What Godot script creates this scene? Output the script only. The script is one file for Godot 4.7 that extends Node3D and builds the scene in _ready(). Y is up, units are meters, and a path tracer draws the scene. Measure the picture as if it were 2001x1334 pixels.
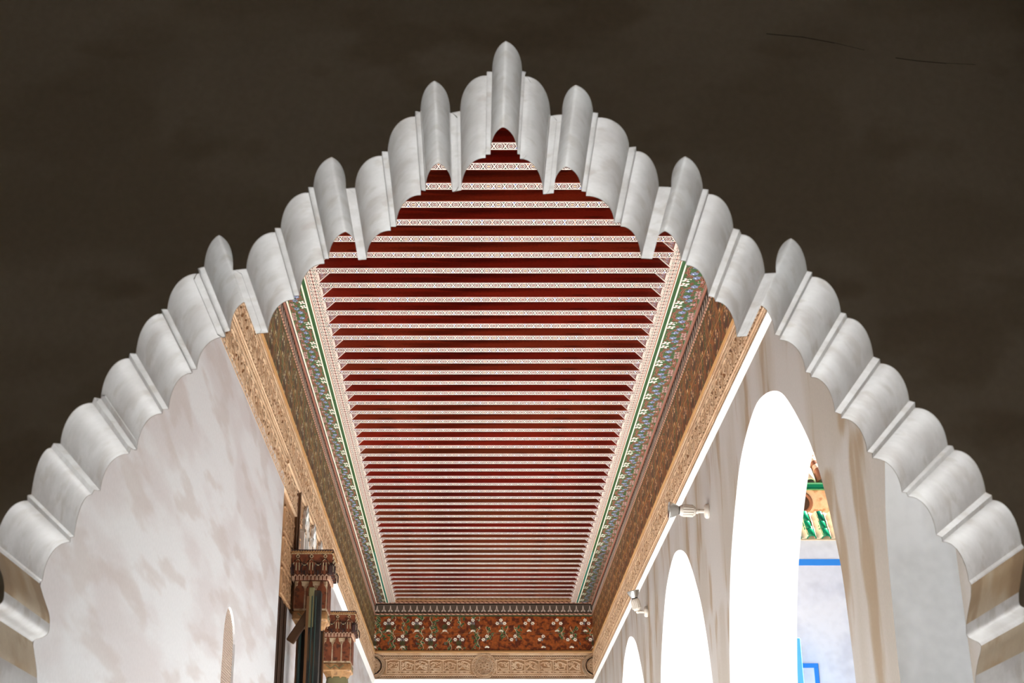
extends Node3D
# A gallery seen through a scalloped plaster arch. X to the right, y up, the gallery runs towards -z.
const EYE := 1.6            # height of the camera above the floor
const WALL_L := -1.265      # inner faces of the gallery walls
const WALL_R := 1.51
const CEIL := 3.855         # underside of the beams, above the camera
const PITCH := 0.22         # spacing of the ceiling beams
const ARCH_BACK := 4.00     # distance of the far face of the arched wall
const END := 17.86          # distance of the end wall

# light
const SKY := 0.75
const SUN := 16.0
const EXPOSURE := 1.0

var rng := RandomNumberGenerator.new()
var M := {}                 # materials
var used := {}

# ---------------------------------------------------------------- helpers
func W(x: float, y: float, z: float) -> Vector3:
	return Vector3(x, y + EYE, -z)

func numbered(called: String) -> String:
	var n := called
	var k := 0
	while has_node(NodePath(n)):
		k += 1
		n = "%s_%03d" % [called, k]
	return n

func tag(o: Node, label: String, category: String, group := "", kind := "") -> Node:
	o.set_meta("label", label)
	o.set_meta("category", category)
	if group != "":
		o.set_meta("group", group)
	if kind != "":
		o.set_meta("kind", kind)
	return o

func thing(called: String, label: String, category: String, at := Vector3.ZERO, group := "", kind := "") -> Node3D:
	var o := Node3D.new()
	o.name = numbered(called)
	add_child(o)
	o.position = at
	tag(o, label, category, group, kind)
	return o

func put(called: String, mesh: Mesh, mat: Material, parent: Node, at := Vector3.ZERO, turn := Basis.IDENTITY) -> MeshInstance3D:
	var o := MeshInstance3D.new()
	o.mesh = mesh
	if mat:
		o.material_override = mat
	o.transform = Transform3D(turn, at)
	o.cast_shadow = GeometryInstance3D.SHADOW_CASTING_SETTING_ON
	if parent == self:
		o.name = numbered(called)
		add_child(o)
	else:
		var n := called
		var k := 0
		var key := "%d/%s" % [parent.get_instance_id(), called]
		k = used.get(key, 0)
		used[key] = k + 1
		if k > 0:
			n = "%s_%03d" % [called, k]
		o.name = n
		parent.add_child(o, true)
	return o

func begin(smooth := -1) -> SurfaceTool:
	var st := SurfaceTool.new()
	st.begin(Mesh.PRIMITIVE_TRIANGLES)
	st.set_smooth_group(smooth)
	return st

func done(st: SurfaceTool, into: ArrayMesh = null) -> ArrayMesh:
	st.generate_normals()
	return st.commit(into) if into else st.commit()

func quad(st: SurfaceTool, a: Vector3, b: Vector3, c: Vector3, d: Vector3, uv: Array = []) -> void:
	# a b c d counter-clockwise as seen from the front; Godot wants clockwise
	var p := [a, b, c, d]
	for i in [0, 2, 1, 0, 3, 2]:
		st.set_uv(uv[i] if uv.size() == 4 else Vector2.ZERO)
		st.add_vertex(p[i])

func tri(st: SurfaceTool, a: Vector3, b: Vector3, c: Vector3) -> void:
	for p in [a, c, b]:
		st.set_uv(Vector2.ZERO)
		st.add_vertex(p)

func box(st: SurfaceTool, lo: Vector3, hi: Vector3, t := Transform3D.IDENTITY) -> void:
	var v := []
	for i in 8:
		v.append(t * Vector3(hi.x if i & 1 else lo.x, hi.y if i & 2 else lo.y, hi.z if i & 4 else lo.z))
	for f in [[0, 2, 3, 1], [4, 5, 7, 6], [0, 1, 5, 4], [2, 6, 7, 3], [0, 4, 6, 2], [1, 3, 7, 5]]:
		quad(st, v[f[0]], v[f[1]], v[f[2]], v[f[3]])

# a box with its twelve edges cut off
func bevel_box(st: SurfaceTool, lo: Vector3, hi: Vector3, b: float, t := Transform3D.IDENTITY) -> void:
	var mid := (lo + hi) / 2.0
	var h := (hi - lo) / 2.0
	var corner := func(sx: int, sy: int, sz: int, axis: int) -> Vector3:
		var s := Vector3(sx, sy, sz)
		var r := Vector3(h.x - b, h.y - b, h.z - b)
		r[axis] = h[axis]
		return t * (mid + s * r)
	for axis in 3:
		var u := (axis + 1) % 3
		var w := (axis + 2) % 3
		for s in [-1, 1]:
			var q := []
			for k in [[-1, -1], [1, -1], [1, 1], [-1, 1]]:
				var d := [0, 0, 0]
				d[axis] = s
				d[u] = k[0]
				d[w] = k[1]
				q.append(corner.call(d[0], d[1], d[2], axis))
			if s > 0:
				quad(st, q[0], q[1], q[2], q[3])
			else:
				quad(st, q[3], q[2], q[1], q[0])
		for su in [-1, 1]:
			for sw in [-1, 1]:
				var q := []
				for k in [[-1, u], [1, u], [1, w], [-1, w]]:
					var d := [0, 0, 0]
					d[axis] = k[0]
					d[u] = su
					d[w] = sw
					q.append(corner.call(d[0], d[1], d[2], k[1]))
				if su * sw > 0:
					quad(st, q[3], q[2], q[1], q[0])
				else:
					quad(st, q[0], q[1], q[2], q[3])
	for s in 8:
		var d := [1 if s & 1 else -1, 1 if s & 2 else -1, 1 if s & 4 else -1]
		var q := []
		for axis in 3:
			q.append(corner.call(d[0], d[1], d[2], axis))
		if d[0] * d[1] * d[2] > 0:
			tri(st, q[0], q[1], q[2])
		else:
			tri(st, q[0], q[2], q[1])

# a flat ribbon of rectangular section along points on a plane: origin o, axes u, v, outward n
func ribbon(st: SurfaceTool, pts: Array, wide: float, deep: float, o: Vector3, u: Vector3, v: Vector3, n: Vector3) -> void:
	for i in pts.size() - 1:
		var p: Vector2 = pts[i]
		var q: Vector2 = pts[i + 1]
		var d := (q - p).normalized() * wide * 0.5
		var e := Vector2(-d.y, d.x)
		var c := [p - d * 0.6 - e, q + d * 0.6 - e, q + d * 0.6 + e, p - d * 0.6 + e]
		var lo := []
		var hi := []
		for k in 4:
			var w: Vector3 = o + u * c[k].x + v * c[k].y
			lo.append(w)
			hi.append(w + n * deep)
		quad(st, hi[0], hi[1], hi[2], hi[3])
		for k in 4:
			quad(st, lo[k], lo[(k + 1) % 4], hi[(k + 1) % 4], hi[k])

func arc(c: Vector2, r: float, a: float, b: float, n := 8) -> Array:
	var out := []
	for i in n + 1:
		var t := deg_to_rad(lerpf(a, b, float(i) / n))
		out.append(c + Vector2(cos(t), sin(t)) * r)
	return out

# a turned shape round the y axis from (radius, height) points
func lathe(st: SurfaceTool, prof: Array, sides := 24, t := Transform3D.IDENTITY) -> void:
	for i in prof.size() - 1:
		var p: Vector2 = prof[i]
		var q: Vector2 = prof[i + 1]
		for k in sides:
			var a := TAU * k / sides
			var b := TAU * (k + 1) / sides
			var A := t * Vector3(cos(a) * p.x, p.y, sin(a) * p.x)
			var B := t * Vector3(cos(b) * p.x, p.y, sin(b) * p.x)
			var C := t * Vector3(cos(b) * q.x, q.y, sin(b) * q.x)
			var D := t * Vector3(cos(a) * q.x, q.y, sin(a) * q.x)
			quad(st, B, A, D, C, [Vector2(float(k + 1) / sides, p.y), Vector2(float(k) / sides, p.y), Vector2(float(k) / sides, q.y), Vector2(float(k + 1) / sides, q.y)])

# a bar swept along z from z0 to z1 with the section given in (x, y), closed; distances ahead are positive
func bar_along(st: SurfaceTool, sec: Array, z0: float, z1: float, period := 0.1) -> void:
	var n := sec.size()
	for i in n:
		var a: Vector2 = sec[i]
		var b: Vector2 = sec[(i + 1) % n]
		quad(st, W(a.x, a.y, z0), W(b.x, b.y, z0), W(b.x, b.y, z1), W(a.x, a.y, z1), [Vector2(z0 / period, float(i) / n), Vector2(z0 / period, float(i + 1) / n), Vector2(z1 / period, float(i + 1) / n), Vector2(z1 / period, float(i) / n)])
	var cap := Geometry2D.triangulate_polygon(PackedVector2Array(sec))
	for i in range(0, cap.size(), 3):
		var p: Vector2 = sec[cap[i]]
		var q: Vector2 = sec[cap[i + 1]]
		var r: Vector2 = sec[cap[i + 2]]
		tri(st, W(p.x, p.y, z0), W(q.x, q.y, z0), W(r.x, r.y, z0))
		tri(st, W(p.x, p.y, z1), W(r.x, r.y, z1), W(q.x, q.y, z1))

func bar_across(st: SurfaceTool, sec: Array, x0: float, x1: float, period := 0.1) -> void:
	# the section is given in (distance ahead, y)
	var n := sec.size()
	for i in n:
		var a: Vector2 = sec[i]
		var b: Vector2 = sec[(i + 1) % n]
		quad(st, W(x0, a.y, a.x), W(x1, a.y, a.x), W(x1, b.y, b.x), W(x0, b.y, b.x), [Vector2(x0 / period, float(i) / n), Vector2(x1 / period, float(i) / n), Vector2(x1 / period, float(i + 1) / n), Vector2(x0 / period, float(i + 1) / n)])

func round_section(c: Vector2, r: float, n := 10) -> Array:
	var out := []
	for i in n:
		out.append(c + Vector2(cos(TAU * i / n), sin(TAU * i / n)) * r)
	return out

# ---------------------------------------------------------------- textures
func rgb8(r: int, g: int, b: int) -> Color:
	return Color8(r, g, b)

func canvas(w: int, h: int, c: Color) -> Image:
	var im := Image.create(w, h, false, Image.FORMAT_RGB8)
	im.fill(c)
	return im

func disc(im: Image, x: float, y: float, rx: float, ry: float, c: Color, turn := 0.0) -> void:
	var r := maxf(rx, ry)
	var co := cos(turn)
	var si := sin(turn)
	for j in range(maxi(0, int(y - r)), mini(im.get_height() - 1, int(y + r) + 1) + 1):
		for i in range(int(x - r), int(x + r) + 2):
			var dx := i - x
			var dy := j - y
			var a := (dx * co + dy * si) / rx
			var b := (dy * co - dx * si) / ry
			if a * a + b * b <= 1.0:
				im.set_pixel(posmod(i, im.get_width()), j, c)

func stroke(im: Image, pts: Array, w: float, c: Color) -> void:
	for i in pts.size() - 1:
		var p: Vector2 = pts[i]
		var q: Vector2 = pts[i + 1]
		var n := maxi(1, int(p.distance_to(q) / maxf(1.0, w * 0.35)))
		for k in n + 1:
			var s := p.lerp(q, float(k) / n)
			disc(im, s.x, s.y, w * 0.5, w * 0.5, c)

func fill_poly(im: Image, pts: Array, c: Color) -> void:
	var lo: Vector2 = pts[0]
	var hi: Vector2 = pts[0]
	for p in pts:
		lo = lo.min(p)
		hi = hi.max(p)
	var pk := PackedVector2Array(pts)
	for j in range(maxi(0, int(lo.y)), mini(im.get_height() - 1, int(hi.y)) + 1):
		for i in range(int(lo.x), int(hi.x) + 1):
			if Geometry2D.is_point_in_polygon(Vector2(i, j), pk):
				im.set_pixel(posmod(i, im.get_width()), j, c)

func flower(im: Image, x: float, y: float, r: float, petals: int, c: Color, mid: Color, turn := 0.0) -> void:
	for k in petals:
		var a := turn + TAU * k / petals
		disc(im, x + cos(a) * r * 0.58, y + sin(a) * r * 0.58, r * 0.46, r * 0.3, c, a)
	disc(im, x, y, r * 0.24, r * 0.24, mid)

func leaf(im: Image, x: float, y: float, l: float, turn: float, c: Color, edge: Color) -> void:
	disc(im, x, y, l * 1.12, l * 0.5, edge, turn)
	disc(im, x, y, l, l * 0.38, c, turn)

func age(im: Image, amount: float, seed_: int, freq := 0.03) -> void:
	# speckle and fading of old paint
	var f := FastNoiseLite.new()
	f.seed = seed_
	f.frequency = freq
	f.fractal_octaves = 4
	var n := f.get_seamless_image(im.get_width(), im.get_height())
	for j in im.get_height():
		for i in im.get_width():
			var k := 1.0 + (n.get_pixel(i, j).r - 0.5) * amount
			var c := im.get_pixel(i, j)
			im.set_pixel(i, j, Color(c.r * k, c.g * k, c.b * k))

func tex(im: Image) -> ImageTexture:
	return ImageTexture.create_from_image(im)

func noise_image(w: int, h: int, freq: float, seed_: int, octaves := 4, squeeze := Vector2i(1, 1)) -> Image:
	var f := FastNoiseLite.new()
	f.seed = seed_
	f.frequency = freq
	f.fractal_octaves = octaves
	var im := f.get_seamless_image(w / squeeze.x, h / squeeze.y)
	im.resize(w, h, Image.INTERPOLATE_CUBIC)
	return im

# plaster: a base colour, broad washes of a second colour and narrower stains of a third
func plaster(size: int, base: Color, wash: Color, stain: Color, seed_: int, squeeze: Vector2i, share: float, fine := 0.05, freq := 0.012) -> ImageTexture:
	var a := noise_image(size, size, freq, seed_, 4, squeeze)
	var b := noise_image(size, size, freq * 1.6, seed_ + 7, 4, squeeze)
	var g := noise_image(size, size, 0.12, seed_ + 13, 3, Vector2i(1, 1))
	var im := canvas(size, size, base)
	for j in size:
		for i in size:
			var c := base.lerp(wash, smoothstep(0.35, 0.75, a.get_pixel(i, j).r))
			c = c.lerp(stain, share * smoothstep(0.55, 0.8, b.get_pixel(i, j).r))
			var k := 1.0 + (g.get_pixel(i, j).r - 0.5) * fine
			im.set_pixel(i, j, Color(c.r * k, c.g * k, c.b * k))
	return tex(im)

func mat(c: Color, rough := 0.8, t: Texture2D = null) -> StandardMaterial3D:
	var m := StandardMaterial3D.new()
	m.albedo_color = c
	m.roughness = rough
	m.metallic_specular = 0.35
	if t:
		m.albedo_texture = t
	return m

func in_world(m: StandardMaterial3D, s: Vector3) -> StandardMaterial3D:
	m.uv1_triplanar = true
	m.uv1_world_triplanar = true
	m.uv1_scale = s
	return m

func bumpy(m: StandardMaterial3D, freq: float, seed_: int, cm: float) -> StandardMaterial3D:
	m.heightmap_enabled = true
	m.heightmap_texture = tex(noise_image(512, 512, freq, seed_, 5))
	m.heightmap_scale = cm
	return m

# the painted chain of rings and crosses under each ceiling beam: eight repeats along x
func band_image(seed_: int) -> Image:
	rng.seed = seed_
	var cream := rgb8(208, 198, 187)
	var im := canvas(1024, 96, rgb8(74, 20, 14))
	for k in 8:
		var x := k * 128.0
		var tops := [rgb8(78, 92, 156), rgb8(26, 54, 36), rgb8(26, 54, 36), rgb8(84, 44, 36), rgb8(60, 30, 26), rgb8(84, 100, 164), rgb8(150, 84, 44)]
		var c1: Color = tops[rng.randi() % 7]
		var c2: Color = tops[rng.randi() % 7]
		fill_poly(im, [Vector2(x + 66, 14), Vector2(x + 126, 14), Vector2(x + 96, 46)], c1)
		fill_poly(im, [Vector2(x + 66, 82), Vector2(x + 126, 82), Vector2(x + 96, 50)], c2)
		stroke(im, [Vector2(x + 74, 16), Vector2(x + 118, 80)], 12, cream)
		stroke(im, [Vector2(x + 118, 16), Vector2(x + 74, 80)], 12, cream)
		disc(im, x + 32, 48, 37, 34, cream)
		disc(im, x + 32, 48, 29, 26, rgb8(70, 22, 18))
		disc(im, x + 32, 48, 22, 14, cream)
		disc(im, x + 32, 48, 15, 9, rgb8(120, 34, 24) if rng.randf() < 0.75 else rgb8(170, 130, 70))
	im.fill_rect(Rect2i(0, 0, 1024, 12), cream)
	im.fill_rect(Rect2i(0, 84, 1024, 12), cream)
	age(im, 0.3, seed_)
	return im

# two rows of small triangles with a row of lozenges between them
func lattice_image() -> Image:
	var cream := rgb8(206, 192, 177)
	var im := canvas(512, 160, cream)
	for k in 8:
		var x := k * 64.0
		for row in [[20, 58, rgb8(30, 62, 44)], [102, 140, rgb8(36, 56, 44)]]:
			var y0: float = row[0]
			var y1: float = row[1]
			fill_poly(im, [Vector2(x + 1, y0), Vector2(x + 31, y0), Vector2(x + 16, (y0 + y1) / 2)], row[2] if k % 3 else rgb8(110, 40, 30))
			fill_poly(im, [Vector2(x + 1, y1), Vector2(x + 31, y1), Vector2(x + 16, (y0 + y1) / 2)], row[2])
			fill_poly(im, [Vector2(x + 36, y0 + 4), Vector2(x + 36, y1 - 4), Vector2(x + 48, (y0 + y1) / 2)], rgb8(96, 26, 20))
			fill_poly(im, [Vector2(x + 60, y0 + 4), Vector2(x + 60, y1 - 4), Vector2(x + 50, (y0 + y1) / 2)], rgb8(96, 26, 20))
		disc(im, x + 18, 80, 17, 13, rgb8(96, 32, 24))
		im.fill_rect(Rect2i(int(x) + 40, 66, 16, 28), rgb8(170, 112, 92))
	for y in [0, 62, 94, 152]:
		im.fill_rect(Rect2i(0, y, 512, 6), cream)
	im.fill_rect(Rect2i(0, 10, 512, 4), rgb8(120, 70, 50))
	im.fill_rect(Rect2i(0, 146, 512, 4), rgb8(60, 40, 34))
	age(im, 0.3, 5)
	return im

# the sloping end boards: pale brown with a blue spray inside cream lines
func corner_image() -> Image:
	var im := canvas(128, 128, rgb8(138, 92, 74))
	for k in 3:
		stroke(im, [Vector2(14 + k * 36, 74), Vector2(30 + k * 36, 40), Vector2(50 + k * 36, 22)], 9, rgb8(112, 112, 142))
		stroke(im, [Vector2(20 + k * 36, 30), Vector2(44 + k * 36, 66)], 6, rgb8(196, 178, 166))
		leaf(im, 26 + k * 36, 56, 11, -0.8, rgb8(64, 60, 58), rgb8(150, 110, 92))
	im.fill_rect(Rect2i(0, 0, 128, 12), rgb8(218, 204, 190))
	im.fill_rect(Rect2i(0, 12, 128, 5), rgb8(92, 50, 40))
	im.fill_rect(Rect2i(0, 90, 128, 38), rgb8(150, 110, 90))
	for x in [0, 112]:
		im.fill_rect(Rect2i(x, 0, 16, 128), rgb8(218, 204, 190))
		im.fill_rect(Rect2i(18 if x == 0 else 104, 0, 5, 128), rgb8(92, 50, 40))
	return im

# the flowered border: vine, white, blue and mauve flowers on green
func flower_border_image() -> Image:
	var im := canvas(1024, 224, rgb8(58, 84, 40))
	for k in 12:
		disc(im, k * 86.0, 196 + 16 * sin(k * 2.1), 46, 26, rgb8(118, 68, 44))
		disc(im, k * 86.0 + 40, 30 + 18 * cos(k * 1.7), 30, 14, rgb8(104, 62, 40))
		disc(im, k * 86.0 + 30, 110 + 30 * cos(k * 2.3), 34, 18, rgb8(110, 66, 42))
	for rep in 2:
		var vine := []
		for k in 49:
			var t := k / 48.0
			vine.append(Vector2(rep * 512 + t * 512 + 40 * sin(TAU * 2 * t), 116 - 84 * cos(TAU * t)))
		stroke(im, vine, 22, rgb8(172, 128, 96))
		stroke(im, vine, 15, rgb8(104, 46, 32))
		var side := []
		for p in vine:
			side.append(Vector2(p.x + 46, 20 + p.y * 0.84))
		stroke(im, side, 8, rgb8(128, 70, 44))
		var x := rep * 512.0
		for f in [[206, 46], [306, 40]]:
			flower(im, x + f[0], f[1], 44, 4, rgb8(236, 228, 212), rgb8(110, 60, 40), 0.5)
		for f in [[70, 96], [160, 128], [352, 134], [446, 100]]:
			disc(im, x + f[0], f[1], 38, 31, rgb8(52, 54, 80))
			flower(im, x + f[0], f[1], 38, 6, rgb8(120, 128, 158), rgb8(62, 68, 100))
			disc(im, x + f[0] + 10, f[1] - 8, 12, 8, rgb8(180, 190, 214))
		for f in [[30, 190], [96, 196], [256, 176], [480, 190]]:
			flower(im, x + f[0], f[1], 34, 4, rgb8(182, 144, 138), rgb8(100, 70, 60), 0.8)
	for k in 22:
		leaf(im, 24 + k * 46.0, 30 + 160 * absf(sin(k * 1.9)), 18, k * 0.8, rgb8(34, 90, 46), rgb8(44, 70, 36))
	age(im, 0.4, 9)
	return im

# the painted boards under the ceiling: bouquets of three white flowers, palmettes and green leaves; worn away towards the right
func frieze_image(w: int, bouquets: float, wear: bool, ground: Color, dark: Color) -> Image:
	var h := 328
	var im := canvas(w, h, ground)
	var n := noise_image(w, h, 0.014, 31, 4, Vector2i(1, 1))
	for j in h:
		for i in w:
			im.set_pixel(i, j, ground.lerp(dark, smoothstep(0.42, 0.72, n.get_pixel(i, j).r) * 0.8))
	var cream := rgb8(206, 188, 156)
	var white := rgb8(232, 222, 204)
	var green := rgb8(38, 78, 40)
	var step := w / bouquets
	rng.seed = 77
	# columns of spiky leaves with cream outlines
	for k in int(bouquets * 2.0) + 2:
		var x := (k + 0.25) * step * 0.5
		var keep := 1.0 if not wear else clampf(1.5 - x / w * 2.4, 0.0, 1.0)
		for row in 3:
			if row != 1 and rng.randf() > keep:
				continue
			if row == 1 and rng.randf() > maxf(keep, 0.75):
				continue
			var y := 52.0 + row * 106 + rng.randf_range(-8, 8)
			for q in 9:
				leaf(im, x + rng.randf_range(-30, 30), y + (q - 4.0) * 13, rng.randf_range(11, 20), rng.randf_range(-1.4, 1.4), green, cream if q % 2 else rgb8(120, 110, 70))
			var s := 1.0 if k % 2 else -1.0
			var wave := []
			for q in 9:
				wave.append(Vector2(x + s * (26 + 12 * sin(q * 0.9 + row)), y - 60 + q * 15))
			stroke(im, wave, 4, cream)
	for row in 2:
		for k in int(bouquets) + 2:
			var x := (k + (0.5 if row == 0 else 0.0)) * step + step * 0.02
			var y := 36.0 + row * 156
			var t := x / w
			var keep := 1.0 if not wear else clampf(1.5 - t * 2.0, 0.1, 1.0)
			if t > 1.0 and wear:
				continue
			if keep > 0.5:
				disc(im, x, y + 40, step * 0.24, 52, rgb8(98, 44, 22))
				disc(im, x, y + 66, 26, 26, rgb8(70, 64, 34))
				stroke(im, arc(Vector2(x, y + 150), 40, -150, -30, 10), 4, cream)
				leaf(im, x - step * 0.5, y + 70, 16, 1.2, rgb8(96, 92, 84), rgb8(70, 40, 24))
			flower(im, x, y, 18, 6, white, rgb8(70, 30, 20), 0.3)
			for s in [-1.0, 1.0]:
				if rng.randf() < maxf(keep, 0.82):
					flower(im, x + s * 34, y + 32, 18, 6, white, rgb8(70, 30, 20), 0.1)
				if rng.randf() < keep:
					disc(im, x + s * 10, y + 32, 7, 16, rgb8(118, 118, 120))
			if rng.randf() < maxf(keep, 0.8):
				for q in 5:
					var a := -PI * (0.1 + 0.2 * q)
					disc(im, x + cos(a) * 15, y + 112 + sin(a) * 12, 9, 5, white, a)
	age(im, 0.5, 41)
	return im

func rope_image(a: Color, b: Color) -> Image:
	var im := canvas(64, 64, a)
	for k in 3:
		stroke(im, [Vector2(k * 64 - 64, -6), Vector2(k * 64 - 8, 70)], 22, b)
	return im

func make_materials() -> void:
	# white lime plaster of the arch, with grey smudges
	var white := plaster(512, rgb8(182, 182, 180), rgb8(168, 166, 163), rgb8(150, 142, 132), 11, Vector2i(1, 1), 0.5)
	M.arch = bumpy(in_world(mat(Color.WHITE, 0.55, white), Vector3(0.8, 0.8, 0.8)), 0.02, 3, 0.25)
	M.arch_clean = in_world(mat(rgb8(232, 229, 222), 0.6, white), Vector3(1.3, 1.3, 1.3))
	M.arch_dirty = in_world(mat(Color.WHITE, 0.65, plaster(512, rgb8(178, 164, 142), rgb8(160, 136, 104), rgb8(126, 100, 70), 19, Vector2i(1, 1), 0.6, 0.05, 0.005)), Vector3(0.9, 0.9, 0.9))
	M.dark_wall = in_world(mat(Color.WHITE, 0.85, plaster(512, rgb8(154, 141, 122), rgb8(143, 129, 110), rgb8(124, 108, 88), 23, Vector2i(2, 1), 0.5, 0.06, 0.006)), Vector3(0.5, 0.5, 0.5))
	M.left_wall = in_world(mat(Color.WHITE, 0.5, plaster(1024, rgb8(215, 216, 216), rgb8(204, 200, 199), rgb8(186, 175, 168), 29, Vector2i(4, 1), 0.45, 0.04, 0.007)), Vector3(0.36, 0.36, 0.36))
	M.right_wall = in_world(mat(Color.WHITE, 0.5, plaster(1024, rgb8(182, 177, 171), rgb8(172, 164, 153), rgb8(146, 122, 94), 37, Vector2i(1, 4), 0.7, 0.04, 0.004)), Vector3(0.42, 0.42, 0.42))
	M.reveal = in_world(mat(rgb8(238, 238, 237), 0.6, plaster(256, rgb8(255, 255, 255), rgb8(246, 246, 245), rgb8(232, 230, 226), 43, Vector2i(1, 2), 0.5)), Vector3(0.5, 0.5, 0.5))
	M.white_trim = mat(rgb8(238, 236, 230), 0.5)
	M.court = in_world(mat(rgb8(212, 217, 226), 0.7, plaster(256, rgb8(255, 255, 255), rgb8(246, 247, 250), rgb8(226, 228, 234), 47, Vector2i(1, 1), 0.6)), Vector3(0.3, 0.3, 0.3))
	M.blue = mat(rgb8(48, 132, 222), 0.6)
	M.light_blue = mat(rgb8(88, 178, 240), 0.6)
	M.marble = in_world(mat(rgb8(211, 214, 217), 0.5), Vector3.ONE)
	M.paving = mat(rgb8(52, 52, 50), 0.8)
	M.room_floor = mat(rgb8(196, 188, 178), 0.7)
	M.room_white = mat(rgb8(214, 210, 204), 0.8)
	M.crack = mat(rgb8(40, 32, 26), 0.9)
	# ceiling
	var grain := plaster(512, rgb8(255, 255, 255), rgb8(190, 170, 150), rgb8(110, 90, 80), 53, Vector2i(8, 1), 0.5, 0.2)
	M.red = []
	for c in [[154, 41, 22], [134, 32, 16], [146, 52, 27], [122, 36, 20], [126, 56, 28], [112, 60, 34]]:
		var m := in_world(mat(rgb8(c[0], c[1], c[2]), 0.5, grain), Vector3(0.7, 1.4, 1.4))
		M.red.append(m)
	M.dark_red = in_world(mat(rgb8(84, 16, 10), 0.6, grain), Vector3(0.7, 1.4, 1.4))
	M.bands = []
	for k in 3:
		M.bands.append(mat(Color.WHITE, 0.55, tex(band_image(101 + k))))
	M.lattice = mat(Color.WHITE, 0.55, tex(lattice_image()))
	M.border = mat(Color.WHITE, 0.55, tex(flower_border_image()))
	M.border_old = mat(rgb8(216, 214, 206), 0.6, tex(flower_border_image()))
	M.corner = mat(Color.WHITE, 0.55, tex(corner_image()))
	M.end_board = mat(rgb8(168, 124, 88), 0.6, grain)
	M.cream_paint = mat(rgb8(232, 220, 200), 0.5)
	M.green_paint = mat(rgb8(36, 76, 30), 0.5)
	M.teal_paint = mat(rgb8(46, 106, 88), 0.5)
	M.rust_paint = mat(rgb8(150, 84, 52), 0.5)
	M.pink_paint = mat(rgb8(150, 100, 84), 0.5)
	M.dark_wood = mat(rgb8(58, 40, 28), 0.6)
	M.drip_ground = mat(rgb8(84, 70, 58), 0.7)
	M.drip = mat(rgb8(196, 176, 160), 0.6)
	M.rope = mat(Color.WHITE, 0.6, tex(rope_image(rgb8(172, 128, 104), rgb8(104, 66, 48))))
	M.orange = mat(rgb8(172, 128, 78), 0.5)
	M.frieze_end = mat(Color.WHITE, 0.5, tex(frieze_image(2048, 7.8, true, rgb8(142, 72, 26), rgb8(74, 28, 12))))
	var side := tex(frieze_image(1024, 4.0, false, rgb8(150, 106, 56), rgb8(92, 60, 30)))
	M.frieze_left = mat(rgb8(222, 224, 196), 0.5, side)
	M.frieze_right = mat(rgb8(244, 206, 160), 0.5, side)
	# carved stucco
	M.stucco = in_world(mat(Color.WHITE, 0.8, plaster(256, rgb8(218, 186, 152), rgb8(207, 171, 135), rgb8(188, 149, 114), 59, Vector2i(1, 1), 0.5)), Vector3(0.9, 0.9, 0.9))
	M.stucco_brown = in_world(mat(Color.WHITE, 0.8, plaster(256, rgb8(178, 140, 104), rgb8(158, 120, 86), rgb8(126, 92, 64), 83, Vector2i(1, 1), 0.6)), Vector3(0.9, 0.9, 0.9))  # darker and browner than the main stucco
	M.stucco_deep = mat(rgb8(78, 52, 34), 0.9)  # dark brown carries the shade of deep pierced holes
	M.stucco_ground = mat(rgb8(178, 140, 104), 0.9)  # darker than the letters: shade of the recesses put into the colour
	# columns
	M.cap_wood = in_world(mat(Color.WHITE, 0.55, plaster(256, rgb8(122, 68, 42), rgb8(100, 52, 32), rgb8(66, 38, 26), 61, Vector2i(1, 1), 0.8)), Vector3(3, 3, 3))
	M.cap_cream = in_world(mat(Color.WHITE, 0.6, plaster(256, rgb8(196, 178, 148), rgb8(172, 148, 116), rgb8(132, 104, 78), 69, Vector2i(1, 1), 0.8)), Vector3(3, 3, 3))
	M.cap_dark = mat(rgb8(66, 48, 46), 0.6)
	M.cap_line = mat(rgb8(182, 166, 132), 0.6)
	M.cap_pink = mat(rgb8(196, 160, 134), 0.6)
	M.cap_tan = in_world(mat(Color.WHITE, 0.6, plaster(256, rgb8(168, 128, 84), rgb8(146, 104, 64), rgb8(108, 76, 50), 67, Vector2i(1, 1), 0.8)), Vector3(3, 3, 3))
	M.black_wood = in_world(mat(Color.WHITE, 0.4, plaster(256, rgb8(40, 40, 38), rgb8(24, 22, 20), rgb8(70, 52, 34), 71, Vector2i(1, 8), 0.8)), Vector3(2, 2, 2))
	M.teal_wood = mat(rgb8(48, 66, 62), 0.4)
	M.brown_wood = mat(rgb8(100, 68, 42), 0.5)
	M.dark_oak = mat(rgb8(72, 48, 30), 0.5)
	M.olive = mat(rgb8(110, 104, 72), 0.5)
	# lamps
	M.lamp_body = mat(rgb8(212, 204, 192), 0.4)
	M.lamp_dark = mat(rgb8(60, 56, 50), 0.5)
	M.chrome = mat(rgb8(190, 190, 186), 0.25)
	M.chrome.metallic = 0.9
	M.glass = mat(Color(0.9, 0.92, 0.92, 0.25), 0.05)
	M.glass.transparency = BaseMaterial3D.TRANSPARENCY_ALPHA
	# roof tiles
	M.tile = mat(rgb8(20, 122, 84), 0.2)
	M.tile_dark = mat(rgb8(14, 88, 66), 0.2)
	M.tile_brown = mat(rgb8(126, 82, 60), 0.6)
	M.mortar = mat(rgb8(226, 206, 176), 0.9)
	M.earth = in_world(mat(Color.WHITE, 0.9, plaster(256, rgb8(206, 170, 140), rgb8(188, 146, 112), rgb8(150, 104, 72), 73, Vector2i(1, 1), 0.8)), Vector3(1.2, 1.2, 1.2))

# ---------------------------------------------------------------- the scalloped arch
const FRONT_SHARE := 0.903   # the front of the wall leans a little towards the room
func front_z(y: float) -> float:
	return FRONT_SHARE * ARCH_BACK - 0.0406 * y

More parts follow.
